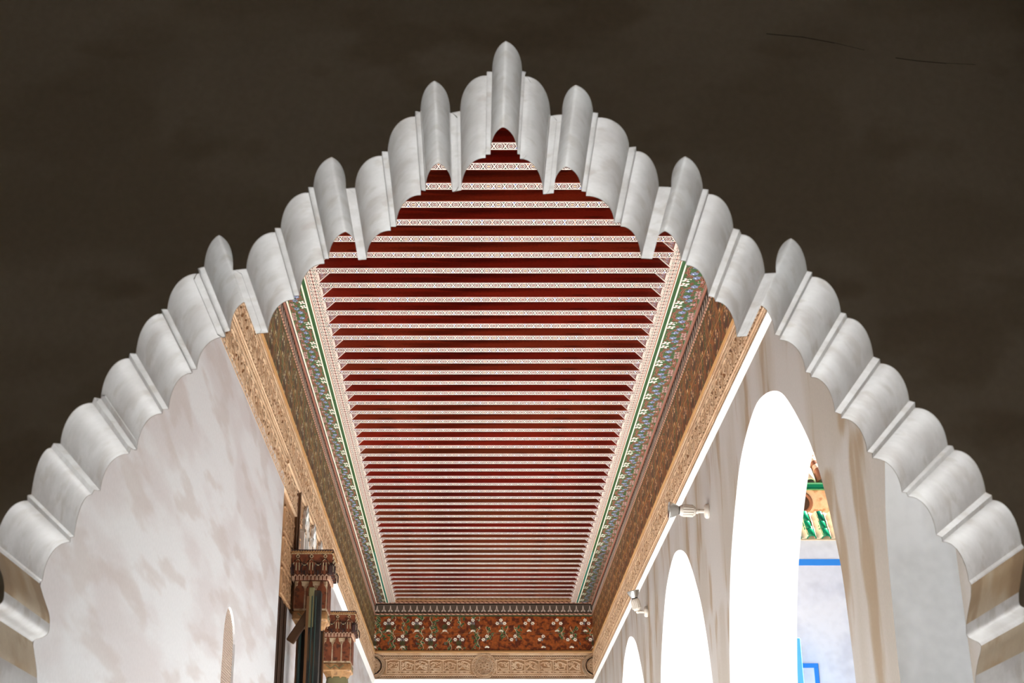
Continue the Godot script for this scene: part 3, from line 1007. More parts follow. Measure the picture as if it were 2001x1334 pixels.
func build_wood_trim() -> void:
	# along the side walls: mouldings, a dark band with pendant motifs, and the painted frieze of two boards
	for s in [-1, 1]:
		var w := WALL_L if s < 0 else WALL_R
		var sec := func(pts: Array) -> Array:
			var out := []
			for p in pts:
				out.append(Vector2(w - s * p[0], p[1]))
			return out
		var t := thing("trim_1" if s < 0 else "trim_2", "painted wooden frieze along the %s, under the ceiling" % ("solid plaster wall" if s < 0 else "arcade wall"), "frieze", Vector3.ZERO, "", "structure")
		var add := func(_n: int, called: String, pts: Array, m: Material, z1 := END) -> void:
			var st := begin()
			bar_along(st, sec.call(pts), 4.1, z1, 0.06)
			put(called, done(st), m, t)
		add.call(0, "dark_band", [[-0.02, 3.72], [0.006, 3.72], [0.006, 3.88], [-0.02, 3.88]], M.dark_wood)
		var st := begin()
		bar_along(st, sec.call([]) + round_section(Vector2(w - s * 0.004, 3.842), 0.012, 10), 4.1, END)
		put("pink_moulding", done(st), M.pink_paint, t)
		st = begin()
		bar_along(st, round_section(Vector2(w - s * 0.003, 3.822), 0.006, 8), 4.1, END)
		put("rust_moulding", done(st), M.rust_paint, t)
		st = begin()
		bar_along(st, round_section(Vector2(w - s * 0.004, 3.708), 0.012, 10), 4.1, END, 0.05)
		put("rope_moulding", done(st), M.rope, t)
		add.call(0, "green_line", [[-0.02, 3.684], [0.006, 3.684], [0.006, 3.694], [-0.02, 3.694]], M.green_paint)
		for b in 2:
			var lo := 3.262 + b * 0.214
			var cuts := [4.1, 9.2, 13.6, END]
			for j in 3:
				var sq := begin()
				var x: float = w - s * (0.004 + 0.002 * b)
				var za: float = cuts[j] + 0.0015
				var zb: float = cuts[j + 1] - 0.0015
				var uv := [Vector2(za / 1.4, 1 - 0.5 * b), Vector2(zb / 1.4, 1 - 0.5 * b), Vector2(zb / 1.4, 0.5 - 0.5 * b), Vector2(za / 1.4, 0.5 - 0.5 * b)]
				if s < 0:
					quad(sq, W(x, lo, za), W(x, lo, zb), W(x, lo + 0.210, zb), W(x, lo + 0.210, za), uv)
				else:
					quad(sq, W(x, lo, zb), W(x, lo, za), W(x, lo + 0.210, za), W(x, lo + 0.210, zb), [uv[1], uv[0], uv[3], uv[2]])
				box(sq, W(minf(x, w + s * 0.02) + (0.001 if s > 0 else 0.0), lo, za), W(maxf(x, w + s * 0.02) - (0.001 if s < 0 else 0.0), lo + 0.210, zb))
				put("frieze_board", done(sq), M.frieze_left if s < 0 else M.frieze_right, t)
		add.call(0, "orange_moulding", [[-0.02, 3.224], [0.02, 3.224], [0.028, 3.236], [0.02, 3.258], [-0.02, 3.260]], M.orange)
		# pendant motifs on the dark band, too small here to pick apart
		var sd := begin()
		for k in 160:
			var z := 4.3 + k * 0.0845
			ribbon(sd, [Vector2(-0.026, 0.005), Vector2(0, 0.06), Vector2(0.026, 0.005)], 0.01, 0.004, W(w - s * 0.006, 3.728, z), Vector3(0, 0, 1) * s, Vector3.UP, Vector3(-s, 0, 0))
		var d := put("pendant_motifs", done(sd), M.drip, t)
		d.set_meta("kind", "stuff")
	# across the end
	var e := thing("trim_3", "painted wooden frieze with white flowers across the end of the gallery", "frieze", Vector3.ZERO, "", "structure")
	var across := func(_n: int, called: String, pts: Array, m: Material, period := 0.06) -> void:
		var st := begin()
		var out := []
		for p in pts:
			out.append(Vector2(END - p[0], p[1]))
		bar_across(st, out, WALL_L, WALL_R, period)
		put(called, done(st), m, e)
	across.call(0, "top_board", [[-0.02, 3.872], [0.11, 3.872], [0.11, 3.90], [-0.02, 3.92]], M.end_board)
	across.call(0, "rope_moulding", round_pairs(0.028, 3.860, 0.013), M.rope)
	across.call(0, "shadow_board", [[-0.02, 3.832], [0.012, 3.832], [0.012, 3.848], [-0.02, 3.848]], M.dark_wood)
	across.call(0, "pendant_band", [[-0.02, 3.732], [0.014, 3.732], [0.022, 3.832], [-0.02, 3.832]], M.drip_ground)
	across.call(0, "rope_moulding", round_pairs(0.016, 3.714, 0.014), M.rope)
	across.call(0, "green_line", [[-0.02, 3.688], [0.008, 3.688], [0.008, 3.698], [-0.02, 3.698]], M.green_paint)
	across.call(0, "orange_moulding", [[-0.02, 3.224], [0.02, 3.224], [0.028, 3.236], [0.02, 3.254], [-0.02, 3.256]], M.orange)
	for b in 2:
		var st := begin()
		var lo := 3.258 + b * 0.2145
		var z := END - 0.006 - 0.002 * b
		quad(st, W(WALL_L, lo, z), W(WALL_R, lo, z), W(WALL_R, lo + 0.2125, z), W(WALL_L, lo + 0.2125, z), [Vector2(0, 1 - b * 0.5), Vector2(1, 1 - b * 0.5), Vector2(1, 0.5 - b * 0.5), Vector2(0, 0.5 - b * 0.5)])
		quad(st, W(WALL_L, lo, z + 0.02), W(WALL_R, lo, z + 0.02), W(WALL_R, lo, z), W(WALL_L, lo, z))
		quad(st, W(WALL_L, lo + 0.2125, z), W(WALL_R, lo + 0.2125, z), W(WALL_R, lo + 0.2125, z + 0.02), W(WALL_L, lo + 0.2125, z + 0.02))
		put("frieze_board", done(st), M.frieze_end, e)
	var sm := begin()
	var o := Vector3.ZERO
	ribbon(sm, [Vector2(-0.026, 0.0), Vector2(-0.008, 0.03), Vector2(0, 0.072)], 0.009, 0.006, o, Vector3.RIGHT, Vector3.UP, Vector3(0, 0, 1))
	ribbon(sm, [Vector2(0.026, 0.0), Vector2(0.008, 0.03), Vector2(0, 0.072)], 0.009, 0.006, o, Vector3.RIGHT, Vector3.UP, Vector3(0, 0, 1))
	ribbon(sm, [Vector2(-0.03, 0.004), Vector2(-0.01, 0.012)], 0.016, 0.006, o, Vector3.RIGHT, Vector3.UP, Vector3(0, 0, 1))
	ribbon(sm, [Vector2(0.03, 0.004), Vector2(0.01, 0.012)], 0.016, 0.006, o, Vector3.RIGHT, Vector3.UP, Vector3(0, 0, 1))
	var motif := done(sm)
	for k in 33:
		put("pendant_motif", motif, M.drip, e, W(WALL_L + 0.035 + k * 0.0845, 3.744, END - 0.017), Basis.from_scale(Vector3(0.8, 1.0, 1.0)))

func round_pairs(d: float, y: float, r: float) -> Array:
	var out := []
	for i in 10:
		out.append([d + cos(TAU * i / 10) * r, y - sin(TAU * i / 10) * r])
	return out

# ---------------------------------------------------------------- carved stucco
const PANEL := 0.172
# one carved letter panel: frame, baseline and knotted strokes standing proud; u to the right, v up, n out
func letter_panel(kind: int, h: float, deep: float) -> ArrayMesh:
	var st := begin()
	var u := Vector3.RIGHT
	var v := Vector3.UP
	var n := Vector3(0, 0, 1)
	var o := Vector3.ZERO
	var w := PANEL
	var lines := []
	# framing bar with a knot at the top, scalloped head, double baseline
	lines.append([Vector2(0, 0.01), Vector2(0, h - 0.035)])
	lines.append([Vector2(-0.008, h - 0.026), Vector2(0, h - 0.014), Vector2(0.008, h - 0.026), Vector2(0, h - 0.036), Vector2(-0.008, h - 0.026)])
	lines.append([Vector2(0.01, h - 0.022)] + arc(Vector2(w * 0.27, h - 0.036), 0.024, 150, 60, 4) + [Vector2(w * 0.5, h - 0.008)] + arc(Vector2(w * 0.73, h - 0.036), 0.024, 120, 30, 4) + [Vector2(w - 0.01, h - 0.022)])
	lines.append([Vector2(0.012, 0.042), Vector2(w - 0.012, 0.042)])
	lines.append([Vector2(0.012, 0.012), Vector2(w - 0.012, 0.012)])
	lines.append(arc(Vector2(w * 0.3, 0.014), 0.017, 10, 170, 5))
	lines.append(arc(Vector2(w * 0.72, 0.014), 0.017, 10, 170, 5))
	var up := h - 0.05
	if kind % 3 == 0:
		lines.append([Vector2(0.02, 0.11), Vector2(0.05, 0.075), Vector2(0.06, 0.058), Vector2(w - 0.02, 0.058)])
		lines.append(arc(Vector2(w * 0.55, 0.125), 0.028, 200, 20, 8) + [Vector2(w * 0.55 + 0.05, 0.16)])
		lines.append([Vector2(0.02, up - 0.02), Vector2(0.045, up), Vector2(0.08, up - 0.006), Vector2(0.1, up - 0.03)])
		lines.append([Vector2(w - 0.025, 0.058), Vector2(w - 0.025, up)])
		lines.append([Vector2(0.06, 0.075), Vector2(w * 0.85 - 0.01, 0.075)])
	elif kind % 3 == 1:
		lines.append(arc(Vector2(w * 0.5, 0.12), 0.03, 260, -40, 9))
		lines.append([Vector2(0.018, 0.06), Vector2(0.05, 0.09), Vector2(0.075, 0.062), Vector2(w - 0.04, 0.062), Vector2(w - 0.03, 0.1)])
		lines.append([Vector2(0.02, 0.15), Vector2(0.04, 0.13), Vector2(0.06, 0.16), Vector2(0.09, up), Vector2(0.13, up - 0.016), Vector2(w - 0.014, up - 0.03)])
		lines.append([Vector2(0.028, 0.1), Vector2(0.04, 0.115), Vector2(0.028, 0.13), Vector2(0.016, 0.115), Vector2(0.028, 0.1)])
		lines.append([Vector2(w - 0.03, 0.1)] + arc(Vector2(w - 0.045, 0.115), 0.018, -30, 150, 5))
	else:
		lines.append([Vector2(0.02, 0.06), Vector2(0.06, 0.11), Vector2(0.1, 0.07), Vector2(w - 0.02, 0.062)])
		lines.append(arc(Vector2(w * 0.42, 0.145), 0.024, 300, 60, 8) + [Vector2(w * 0.7, up - 0.004), Vector2(w - 0.018, up - 0.026)])
		lines.append([Vector2(0.02, up - 0.004), Vector2(0.05, up - 0.03), Vector2(0.08, up)])
		lines.append([Vector2(w - 0.05, 0.062), Vector2(w - 0.05, 0.12), Vector2(w - 0.025, 0.13), Vector2(w - 0.025, 0.062)])
		lines.append([Vector2(0.026, 0.12), Vector2(0.04, 0.135), Vector2(0.026, 0.15), Vector2(0.012, 0.135), Vector2(0.026, 0.12)])
	lines.append(arc(Vector2(w * (0.3 + 0.12 * (kind % 4)), up - 0.045), 0.012, 0, 300, 6))
	lines.append([Vector2(w * 0.62, up - 0.06), Vector2(w * 0.72, up - 0.045), Vector2(w * 0.8, up - 0.07)])
	lines.append([Vector2(0.016, 0.085), Vector2(0.03, 0.074), Vector2(0.016, 0.062)])
	for l in lines:
		var fit := []
		for p in l:
			fit.append(Vector2(p.x - w / 2, p.y * h / 0.215))
		ribbon(st, fit, 0.011, deep, o, u, v, n)
	return done(st)

func lozenge_strip(length: float, h: float) -> ArrayMesh:
	# an open row of crossed bars between two rails, along +x, facing +z
	var st := begin()
	var u := Vector3.RIGHT
	var v := Vector3.UP
	var n := Vector3(0, 0, 1)
	var cell := 0.0285
	var count := int(length / cell)
	var c := length / count
	for k in count:
		var o := Vector3(k * c, 0, 0)
		ribbon(st, [Vector2(0, 0), Vector2(c, h)], 0.0055, 0.008, o, u, v, n)
		ribbon(st, [Vector2(0, h), Vector2(c, 0)], 0.0055, 0.008, o, u, v, n)
	return done(st)

func build_stucco() -> void:
	var lo := 2.90
	var hi := 3.224
	var panels := []
	for k in 6:
		panels.append(letter_panel(k, 0.205, 0.017))
	for s in [-1, 1]:
		var w := WALL_L if s < 0 else WALL_R
		var t := thing("trim_4" if s < 0 else "trim_5", "carved beige stucco band with letter panels along the %s" % ("solid plaster wall" if s < 0 else "arcade wall"), "stucco band", Vector3.ZERO, "", "structure")
		var st := begin()
		var low := 2.68 if s < 0 else lo
		box(st, W(minf(w, w + s * 0.03), lo, 4.1), W(maxf(w, w + s * 0.03), hi, END))
		bar_along(st, [Vector2(w - s * 0.003, lo), Vector2(w - s * 0.003, hi), Vector2(w + s * 0.02, hi), Vector2(w + s * 0.02, lo)] if s > 0 else [Vector2(w - s * 0.003, hi), Vector2(w - s * 0.003, lo), Vector2(w + s * 0.02, lo), Vector2(w + s * 0.02, hi)], 4.1, END)
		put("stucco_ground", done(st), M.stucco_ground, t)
		for y in [[lo, lo + 0.012], [lo + 0.037, lo + 0.052], [hi - 0.062, hi - 0.047], [hi - 0.022, hi]]:
			var sr := begin()
			var a: float = w - s * 0.016
			var b: float = w + s * 0.01
			box(sr, W(minf(a, b), y[0], 4.1), W(maxf(a, b), y[1], END))
			put("stucco_rail", done(sr), M.stucco, t)
		var turn := Basis(Vector3.UP, PI / 2 if s < 0 else -PI / 2)
		for y in [lo + 0.012, hi - 0.047]:
			var sd := begin()
			var a: float = w - s * 0.004
			var b: float = w + s * 0.01
			box(sd, W(minf(a, b), y, 4.1), W(maxf(a, b), y + 0.025, END))
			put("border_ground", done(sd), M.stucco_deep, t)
			var strip := put("lozenge_border", lozenge_strip(END - 4.1, 0.025), M.stucco, t, W(w - s * 0.004, y, 4.1 if s < 0 else END), turn)
			strip.set_meta("kind", "stuff")
		var count := int((END - 4.3) / PANEL)
		for k in count:
			put("letter_panel", panels[(k * 5 + k / 3) % 6], M.stucco, t, W(w - s * 0.003, lo + 0.055, END - 0.1 - k * PANEL), turn)
		if s < 0:
			# a second carved row below, down to the top of the plaster panel and over the doorway
			var sg := begin()
			box(sg, W(WALL_L - 0.01, 2.62, 4.1), W(WALL_L + 0.004, lo, 11.46))
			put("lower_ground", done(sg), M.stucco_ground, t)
			for k in 42:
				put("letter_panel", panels[(k * 7 + 2) % 6], M.stucco, t, W(WALL_L + 0.004, 2.682, 4.3 + k * PANEL), turn)
	# across the end: six panels, a rosette, six panels, and half rosettes in the corners
	var e := thing("trim_6", "carved beige stucco band with letter panels and central rosette on the end wall", "stucco band", Vector3.ZERO, "", "structure")
	var z := END - 0.004
	var st := begin()
	box(st, W(WALL_L, lo, END + 0.01), W(WALL_R, hi, z))
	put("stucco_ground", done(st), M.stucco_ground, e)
	for y in [[lo, lo + 0.014], [lo + 0.042, lo + 0.056], [hi - 0.066, hi - 0.054], [hi - 0.026, hi]]:
		var sr := begin()
		bevel_box(sr, W(WALL_L, y[0], END), W(WALL_R, y[1], z - 0.012), 0.003)
		put("stucco_rail", done(sr), M.stucco, e)
	for y in [lo + 0.014, hi - 0.054]:
		var sd := begin()
		box(sd, W(WALL_L, y, END), W(WALL_R, y + 0.028, z - 0.001))
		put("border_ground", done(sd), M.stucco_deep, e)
		var strip := put("lozenge_border", lozenge_strip(WALL_R - WALL_L, 0.028), M.stucco, e, W(WALL_L, y, z - 0.001))
		strip.set_meta("kind", "stuff")
	var mid := (WALL_L + WALL_R) / 2 + 0.005
	for k in 12:
		var x := mid - 1.134 + (k % 6) * 0.1775 + (0.0 if k < 6 else 1.381)
		put("letter_panel", panels[k % 3 + (3 if k > 5 else 0)], M.stucco, e, W(x, lo + 0.058, z - 0.001), Basis.from_scale(Vector3(0.1775 / PANEL, 1, 1)))
	var yc := (lo + hi) / 2
	for c in [[mid, 0.0, 360.0], [WALL_L, -90.0, 90.0], [WALL_R, 90.0, 270.0]]:
		var o := W(c[0], yc, z - 0.002)
		var ros := begin()
		var n := Vector3(0, 0, 1)
		var m := 28
		ribbon(ros, arc(Vector2.ZERO, 0.150, c[1], c[2], m), 0.016, 0.017, o, Vector3.RIGHT, Vector3.UP, n)
		ribbon(ros, arc(Vector2.ZERO, 0.106, c[1], c[2], m), 0.018, 0.017, o, Vector3.RIGHT, Vector3.UP, n)
		put("rosette_ring", done(ros), M.stucco, e)
		var rg := begin()
		for k in 40:
			var a0: float = lerpf(c[1], c[2], k / 40.0)
			var a1: float = lerpf(c[1], c[2], (k + 1) / 40.0)
			var p := [Vector2.from_angle(deg_to_rad(a0)), Vector2.from_angle(deg_to_rad(a1))]
			var f := func(d: Vector2, r: float) -> Vector3: return o + Vector3(d.x * r, d.y * r, 0.006)
			quad(rg, f.call(p[0], 0.112), f.call(p[0], 0.146), f.call(p[1], 0.146), f.call(p[1], 0.112))
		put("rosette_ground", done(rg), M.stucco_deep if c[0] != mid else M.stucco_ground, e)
		var rl := begin()
		var loz := int((44 if c[0] != mid else 18) * (c[2] - c[1]) / 360.0)
		for k in loz:
			var a0: float = lerpf(c[1], c[2], k / float(loz))
			var a1: float = lerpf(c[1], c[2], (k + 1) / float(loz))
			ribbon(rl, [Vector2.from_angle(deg_to_rad(a0)) * 0.114, Vector2.from_angle(deg_to_rad(a1)) * 0.144], 0.006, 0.012, o, Vector3.RIGHT, Vector3.UP, n)
			ribbon(rl, [Vector2.from_angle(deg_to_rad(a0)) * 0.144, Vector2.from_angle(deg_to_rad(a1)) * 0.114], 0.006, 0.012, o, Vector3.RIGHT, Vector3.UP, n)
		put("rosette_lozenges", done(rl), M.stucco, e)
		var petals := 8 if c[0] == mid else 4
		for k in petals:
			var a: float = c[1] + (c[2] - c[1]) * (k + 0.5) / petals
			var d := Vector2.from_angle(deg_to_rad(a))
			var side := Vector2(-d.y, d.x)
			var rp := begin()
			ribbon(rp, [d * 0.012, d * 0.045 + side * 0.016, d * 0.082, d * 0.045 - side * 0.016, d * 0.012], 0.009, 0.013, o, Vector3.RIGHT, Vector3.UP, n)
			ribbon(rp, [d * 0.05 + side * 0.032, d * 0.075 + side * 0.024, d * 0.092 + side * 0.008], 0.008, 0.013, o, Vector3.RIGHT, Vector3.UP, n)
			ribbon(rp, [d * 0.05 - side * 0.032, d * 0.075 - side * 0.024, d * 0.092 - side * 0.008], 0.008, 0.013, o, Vector3.RIGHT, Vector3.UP, n)
			put("rosette_petal", done(rp), M.stucco, e)

# ---------------------------------------------------------------- doorway with two columns on the left
func build_doorway() -> void:
	var t := thing("doorway_surround", "carved stucco doorway surround with three small arched windows behind the columns", "doorway", Vector3.ZERO, "", "structure")
	var st := begin()
	box(st, W(WALL_L - 0.02, 2.0, 9.0), W(WALL_L + 0.006, 2.62, 9.64))
	put("side_panel", done(st), M.stucco_brown, t)
	for k in 4:
		st = begin()
		bevel_box(st, W(WALL_L - 0.02, -EYE, 8.98 + k * 0.1), W(WALL_L + 0.008 + 0.006 * (k % 2), 2.0, 9.08 + k * 0.1), 0.006)
		put("wooden_jamb", done(st), M.dark_wood, t)
	st = begin()
	box(st, W(WALL_L - 0.02, 2.2, 9.64), W(WALL_L + 0.004, 2.62, 11.46))
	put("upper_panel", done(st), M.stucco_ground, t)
	var panel := letter_panel(4, 0.205, 0.012)
	var turn := Basis(Vector3.UP, PI / 2)
	for j in 3:
		for i in 3:
			put("carved_panel", panel, M.stucco_brown, t, W(WALL_L + 0.006, 2.015 + j * 0.205, 9.13 + i * PANEL), turn)
	for j in 2:
		for i in 10:
			put("carved_panel", panel, M.stucco, t, W(WALL_L + 0.004, 2.21 + j * 0.205, 9.92 + i * PANEL), turn)
	for k in 3:
		# fluted wooden uprights
		st = begin()
		bevel_box(st, W(WALL_L - 0.01, 2.0, 9.62 + k * 0.06), W(WALL_L + 0.022 + 0.008 * (k % 2), 2.90, 9.67 + k * 0.06), 0.006)
		put("upright", done(st), M.brown_wood, t)
	st = begin()
	bevel_box(st, W(WALL_L - 0.01, 2.88, 9.0), W(WALL_L + 0.03, 2.915, 11.48), 0.006)
	put("cornice", done(st), M.stucco, t)
	st = begin()
	box(st, W(WALL_L, -EYE, 9.39), W(WALL_L + 0.012, 2.0, 11.4))
	put("door_field", done(st), M.left_wall, t)
	for k in 3:
		var w := thing("window_%d" % (k + 1), "small white arched stucco window above the doorway, %s" % ["nearest to the fluted uprights", "in the middle of the three", "half hidden behind the first column's capital"][k], "window", W(WALL_L + 0.004, 2.32, 10.09 + k * 0.51), "", "structure")
		var pts := [Vector2(-0.13, 0)] 
		for p in [Vector2(-0.13, 0.36), Vector2(-0.118, 0.43), Vector2(-0.08, 0.5), Vector2(0, 0.555), Vector2(0.08, 0.5), Vector2(0.118, 0.43), Vector2(0.13, 0.36), Vector2(0.13, 0)]:
			pts.append(p)
		var sf := begin()
		ribbon(sf, pts, 0.05, 0.035, Vector3.ZERO, Vector3(0, 0, -1), Vector3.UP, Vector3.RIGHT)
		put("window_frame", done(sf), M.white_trim, w)
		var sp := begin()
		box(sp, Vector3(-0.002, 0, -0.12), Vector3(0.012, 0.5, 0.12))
		put("dark_pane", done(sp), M.stucco_deep, w)  # flat dark pane stands in for the shaded window recess

# a flat plate of some thickness with the given outline
func plate(st: SurfaceTool, pts: Array, deep: float, o: Vector3, u: Vector3, v: Vector3, n: Vector3) -> void:
	slab(st, pts, func(p: Vector2) -> Vector3: return o + u * p.x + v * p.y + n * deep, func(p: Vector2) -> Vector3: return o + u * p.x + v * p.y)

func face_of(k: int, half: float, y: float) -> Array:
	# origin and axes of the k-th side of a square block: (centre of the side, along, outward)
	var b := Basis(Vector3.UP, PI / 2 * k)
	return [b * Vector3(0, y, half), b * Vector3.RIGHT, b * Vector3(0, 0, 1)]

# a square painted wooden capital: twisted rim, plain band, two rows of hanging niches, panelled block and base; top at y = 0
func make_capital(parent: Node) -> Node:
	var st := begin()
	var tiers := [[-0.10, -0.02, 0.141], [-0.165, -0.10, 0.126], [-0.205, -0.165, 0.116]]
	for t in tiers:
		bevel_box(st, Vector3(-t[2], t[0] - 0.004, -t[2]), Vector3(t[2], t[1], t[2]), 0.010)
	var cap := put("capital", done(st), M.cap_wood, parent)
	st = begin()
	bevel_box(st, Vector3(-0.150, -0.012, -0.150), Vector3(0.150, 0.0, 0.150), 0.004)
	put("top_slab", done(st), M.cap_dark, cap)
	st = begin()
	bevel_box(st, Vector3(-0.112, -0.42, -0.112), Vector3(0.112, -0.205, 0.112), 0.010)
	put("block", done(st), M.cap_cream, cap)
	for k in 4:
		var f := face_of(k, 0.147, -0.019)
		st = begin()
		var n := 16
		for i in n:
			var x := lerpf(-0.14, 0.14, (i + 0.5) / n)
			ribbon(st, [Vector2(x - 0.008, -0.007), Vector2(x + 0.008, 0.007)], 0.009, 0.008, f[0] - f[2] * 0.004, f[1], Vector3.UP, f[2])
		put("twisted_rim", done(st), M.cap_tan, cap)
		# plain band: cream outlines with lozenges over pointed arches
		f = face_of(k, 0.141, -0.028)
		st = begin()
		ribbon(st, [Vector2(-0.14, 0), Vector2(0.14, 0)], 0.005, 0.003, f[0], f[1], Vector3.UP, f[2])
		for i in 3:
			var x := (i - 1) * 0.094
			ribbon(st, [Vector2(x, -0.004), Vector2(x + 0.011, -0.018), Vector2(x, -0.034), Vector2(x - 0.011, -0.018), Vector2(x, -0.004)], 0.005, 0.004, f[0], f[1], Vector3.UP, f[2])
			ribbon(st, [Vector2(x - 0.046, -0.082), Vector2(x - 0.028, -0.072), Vector2(x - 0.02, -0.054), Vector2(x, -0.036), Vector2(x + 0.02, -0.054), Vector2(x + 0.028, -0.072), Vector2(x + 0.046, -0.082)], 0.005, 0.005, f[0], f[1], Vector3.UP, f[2])
		put("cream_outline", done(st), M.cap_line, cap)
		# niches: tall ones under the arches, small ones between, each a little pointed hood with two uprights
		for i in 7:
			var x := (i - 3) * 0.047 * 0.98
			var tall := i % 2 == 1
			var top := -0.062 if tall else -0.098
			var g := face_of(k, 0.126, 0.0)
			st = begin()
			var half := 0.021
			var prof := [Vector2(x - half, -0.165), Vector2(x - half, top - 0.024), Vector2(x - half * 0.6, top - 0.008), Vector2(x, top), Vector2(x + half * 0.6, top - 0.008), Vector2(x + half, top - 0.024), Vector2(x + half, -0.165)]
			ribbon(st, prof, 0.007, 0.020, g[0], g[1], Vector3.UP, g[2])
			ribbon(st, [Vector2(x, -0.168), Vector2(x, top - 0.05)], 0.013, 0.016, g[0], g[1], Vector3.UP, g[2])
			put("niche", done(st), M.cap_dark if i % 2 == 0 else M.cap_wood, cap)
			if tall:
				st = begin()
				for s in [-1, 1]:
					ribbon(st, [Vector2(x + s * 0.011, -0.14), Vector2(x + s * 0.009, top - 0.03)], 0.005, 0.021, g[0], g[1], Vector3.UP, g[2])
				put("cream_upright", done(st), M.cap_line, cap)
		# row of small cream flutes
		var h := face_of(k, 0.116, 0.0)
		for i in 9:
			var x := (i - 4) * 0.0265
			st = begin()
			ribbon(st, [Vector2(x - 0.008, -0.203), Vector2(x - 0.009, -0.18), Vector2(x, -0.170), Vector2(x + 0.009, -0.18), Vector2(x + 0.008, -0.203)], 0.006, 0.014, h[0], h[1], Vector3.UP, h[2])
			put("cream_flute", done(st), M.cap_pink, cap)
		# three arched panels on the block
		for i in 3:
			var b := face_of(k, 0.112, 0.0)
			var x := (i - 1) * 0.075
			st = begin()
			plate(st, [Vector2(x - 0.032, -0.40), Vector2(x + 0.032, -0.40), Vector2(x + 0.032, -0.27), Vector2(x + 0.024, -0.25), Vector2(x + 0.014, -0.244), Vector2(x + 0.012, -0.222), Vector2(x, -0.206), Vector2(x - 0.012, -0.222), Vector2(x - 0.014, -0.244), Vector2(x - 0.024, -0.25), Vector2(x - 0.032, -0.27)], 0.006, b[0], b[1], Vector3.UP, b[2])
			put("arched_panel", done(st), M.cap_wood, cap)
	st = begin()
	bevel_box(st, Vector3(-0.118, -0.478, -0.118), Vector3(0.118, -0.415, 0.118), 0.008)
	put("base_band", done(st), M.cap_tan, cap)
	for k in 4:
		var f := face_of(k, 0.118, -0.446)
		st = begin()
		ribbon(st, [Vector2(-0.08, 0.012), Vector2(-0.045, -0.014), Vector2(-0.01, 0.012), Vector2(0.025, -0.014), Vector2(0.06, 0.012)], 0.008, 0.003, f[0], f[1], Vector3.UP, f[2])
		put("chevron", done(st), M.olive, cap)
	st = begin()
	lathe(st, [Vector2(0.086, -0.535), Vector2(0.10, -0.51), Vector2(0.118, -0.478)], 8, Transform3D(Basis(Vector3.UP, PI / 8)))
	put("neck", done(st), M.cap_tan, cap)
	return cap

func build_columns() -> void:
	for k in 2:
		var z := 9.61 if k == 0 else 11.62
		var top := 2.414
		var c := thing("column", ["nearer painted column with square carved capital and black striped shaft, beside the left wall", "farther painted column with square carved capital and olive shaft, beside the left wall"][k], "column", W(-1.112, -EYE, z), "doorway columns", "thing")
		var holder := make_capital(c)
		holder.position = Vector3(0, top + EYE, 0)
		var st := begin(0)
		if k == 0:
			lathe(st, [Vector2(0.0, 0.0), Vector2(0.13, 0.0), Vector2(0.13, 0.12), Vector2(0.092, 0.18), Vector2(0.088, top + EYE - 0.52), Vector2(0.0, top + EYE - 0.52)], 8)
			put("shaft", done(st), M.black_wood, c)
			for i in 8:
				var a := TAU * i / 8.0
				var bar := begin()
				var t := Transform3D(Basis(Vector3.UP, -a), Vector3(cos(a), 0, sin(a)) * 0.088)
				bevel_box(bar, Vector3(-0.006, 0.2, -0.009), Vector3(0.007, top + EYE - 0.53, 0.009), 0.003, t)
				put("stripe", done(bar), [M.brown_wood, M.teal_wood][i % 2], c)
		else:
			lathe(st, [Vector2(0.0, 0.0), Vector2(0.15, 0.0), Vector2(0.15, 0.2), Vector2(0.115, 0.3), Vector2(0.112, top + EYE - 0.70), Vector2(0.088, top + EYE - 0.53), Vector2(0.092, top + EYE - 0.52), Vector2(0.0, top + EYE - 0.52)], 16)
			put("shaft", done(st), M.olive, c)
	# a dark painted post leans against the nearer column
	var p := thing("door_post", "black painted door post with brown edges standing before the nearer column", "post", W(-1.06, -EYE, 9.36))
	var st := begin()
	bevel_box(st, Vector3(-0.045, 0, -0.045), Vector3(0.04, 3.70, 0.045), 0.008)
	put("post", done(st), M.black_wood, p)
	for x in [[-0.055, -0.036, 0], [0.004, 0.012, 1], [-0.02, -0.012, 1]]:
		st = begin()
		bevel_box(st, Vector3(x[0], 0.02, 0.036), Vector3(x[1], 3.66, 0.056), 0.004)
		put("edge_strip", done(st), [M.brown_wood, M.teal_wood][x[2]], p)
	st = begin()
	bevel_box(st, Vector3(-0.043, 3.45, -0.043), Vector3(-0.005, 3.72, 0.05), 0.005)
	put("post_cap", done(st), M.olive, p)
	st = begin()
	var tilt := Transform3D(Basis(Vector3(0, 0, 1), deg_to_rad(-32)), Vector3(-0.075, 3.50, -0.01))
	bevel_box(st, Vector3(-0.028, -0.16, -0.02), Vector3(0.028, 0.12, 0.02), 0.005, tilt)
	put("brace", done(st), M.dark_oak, p)

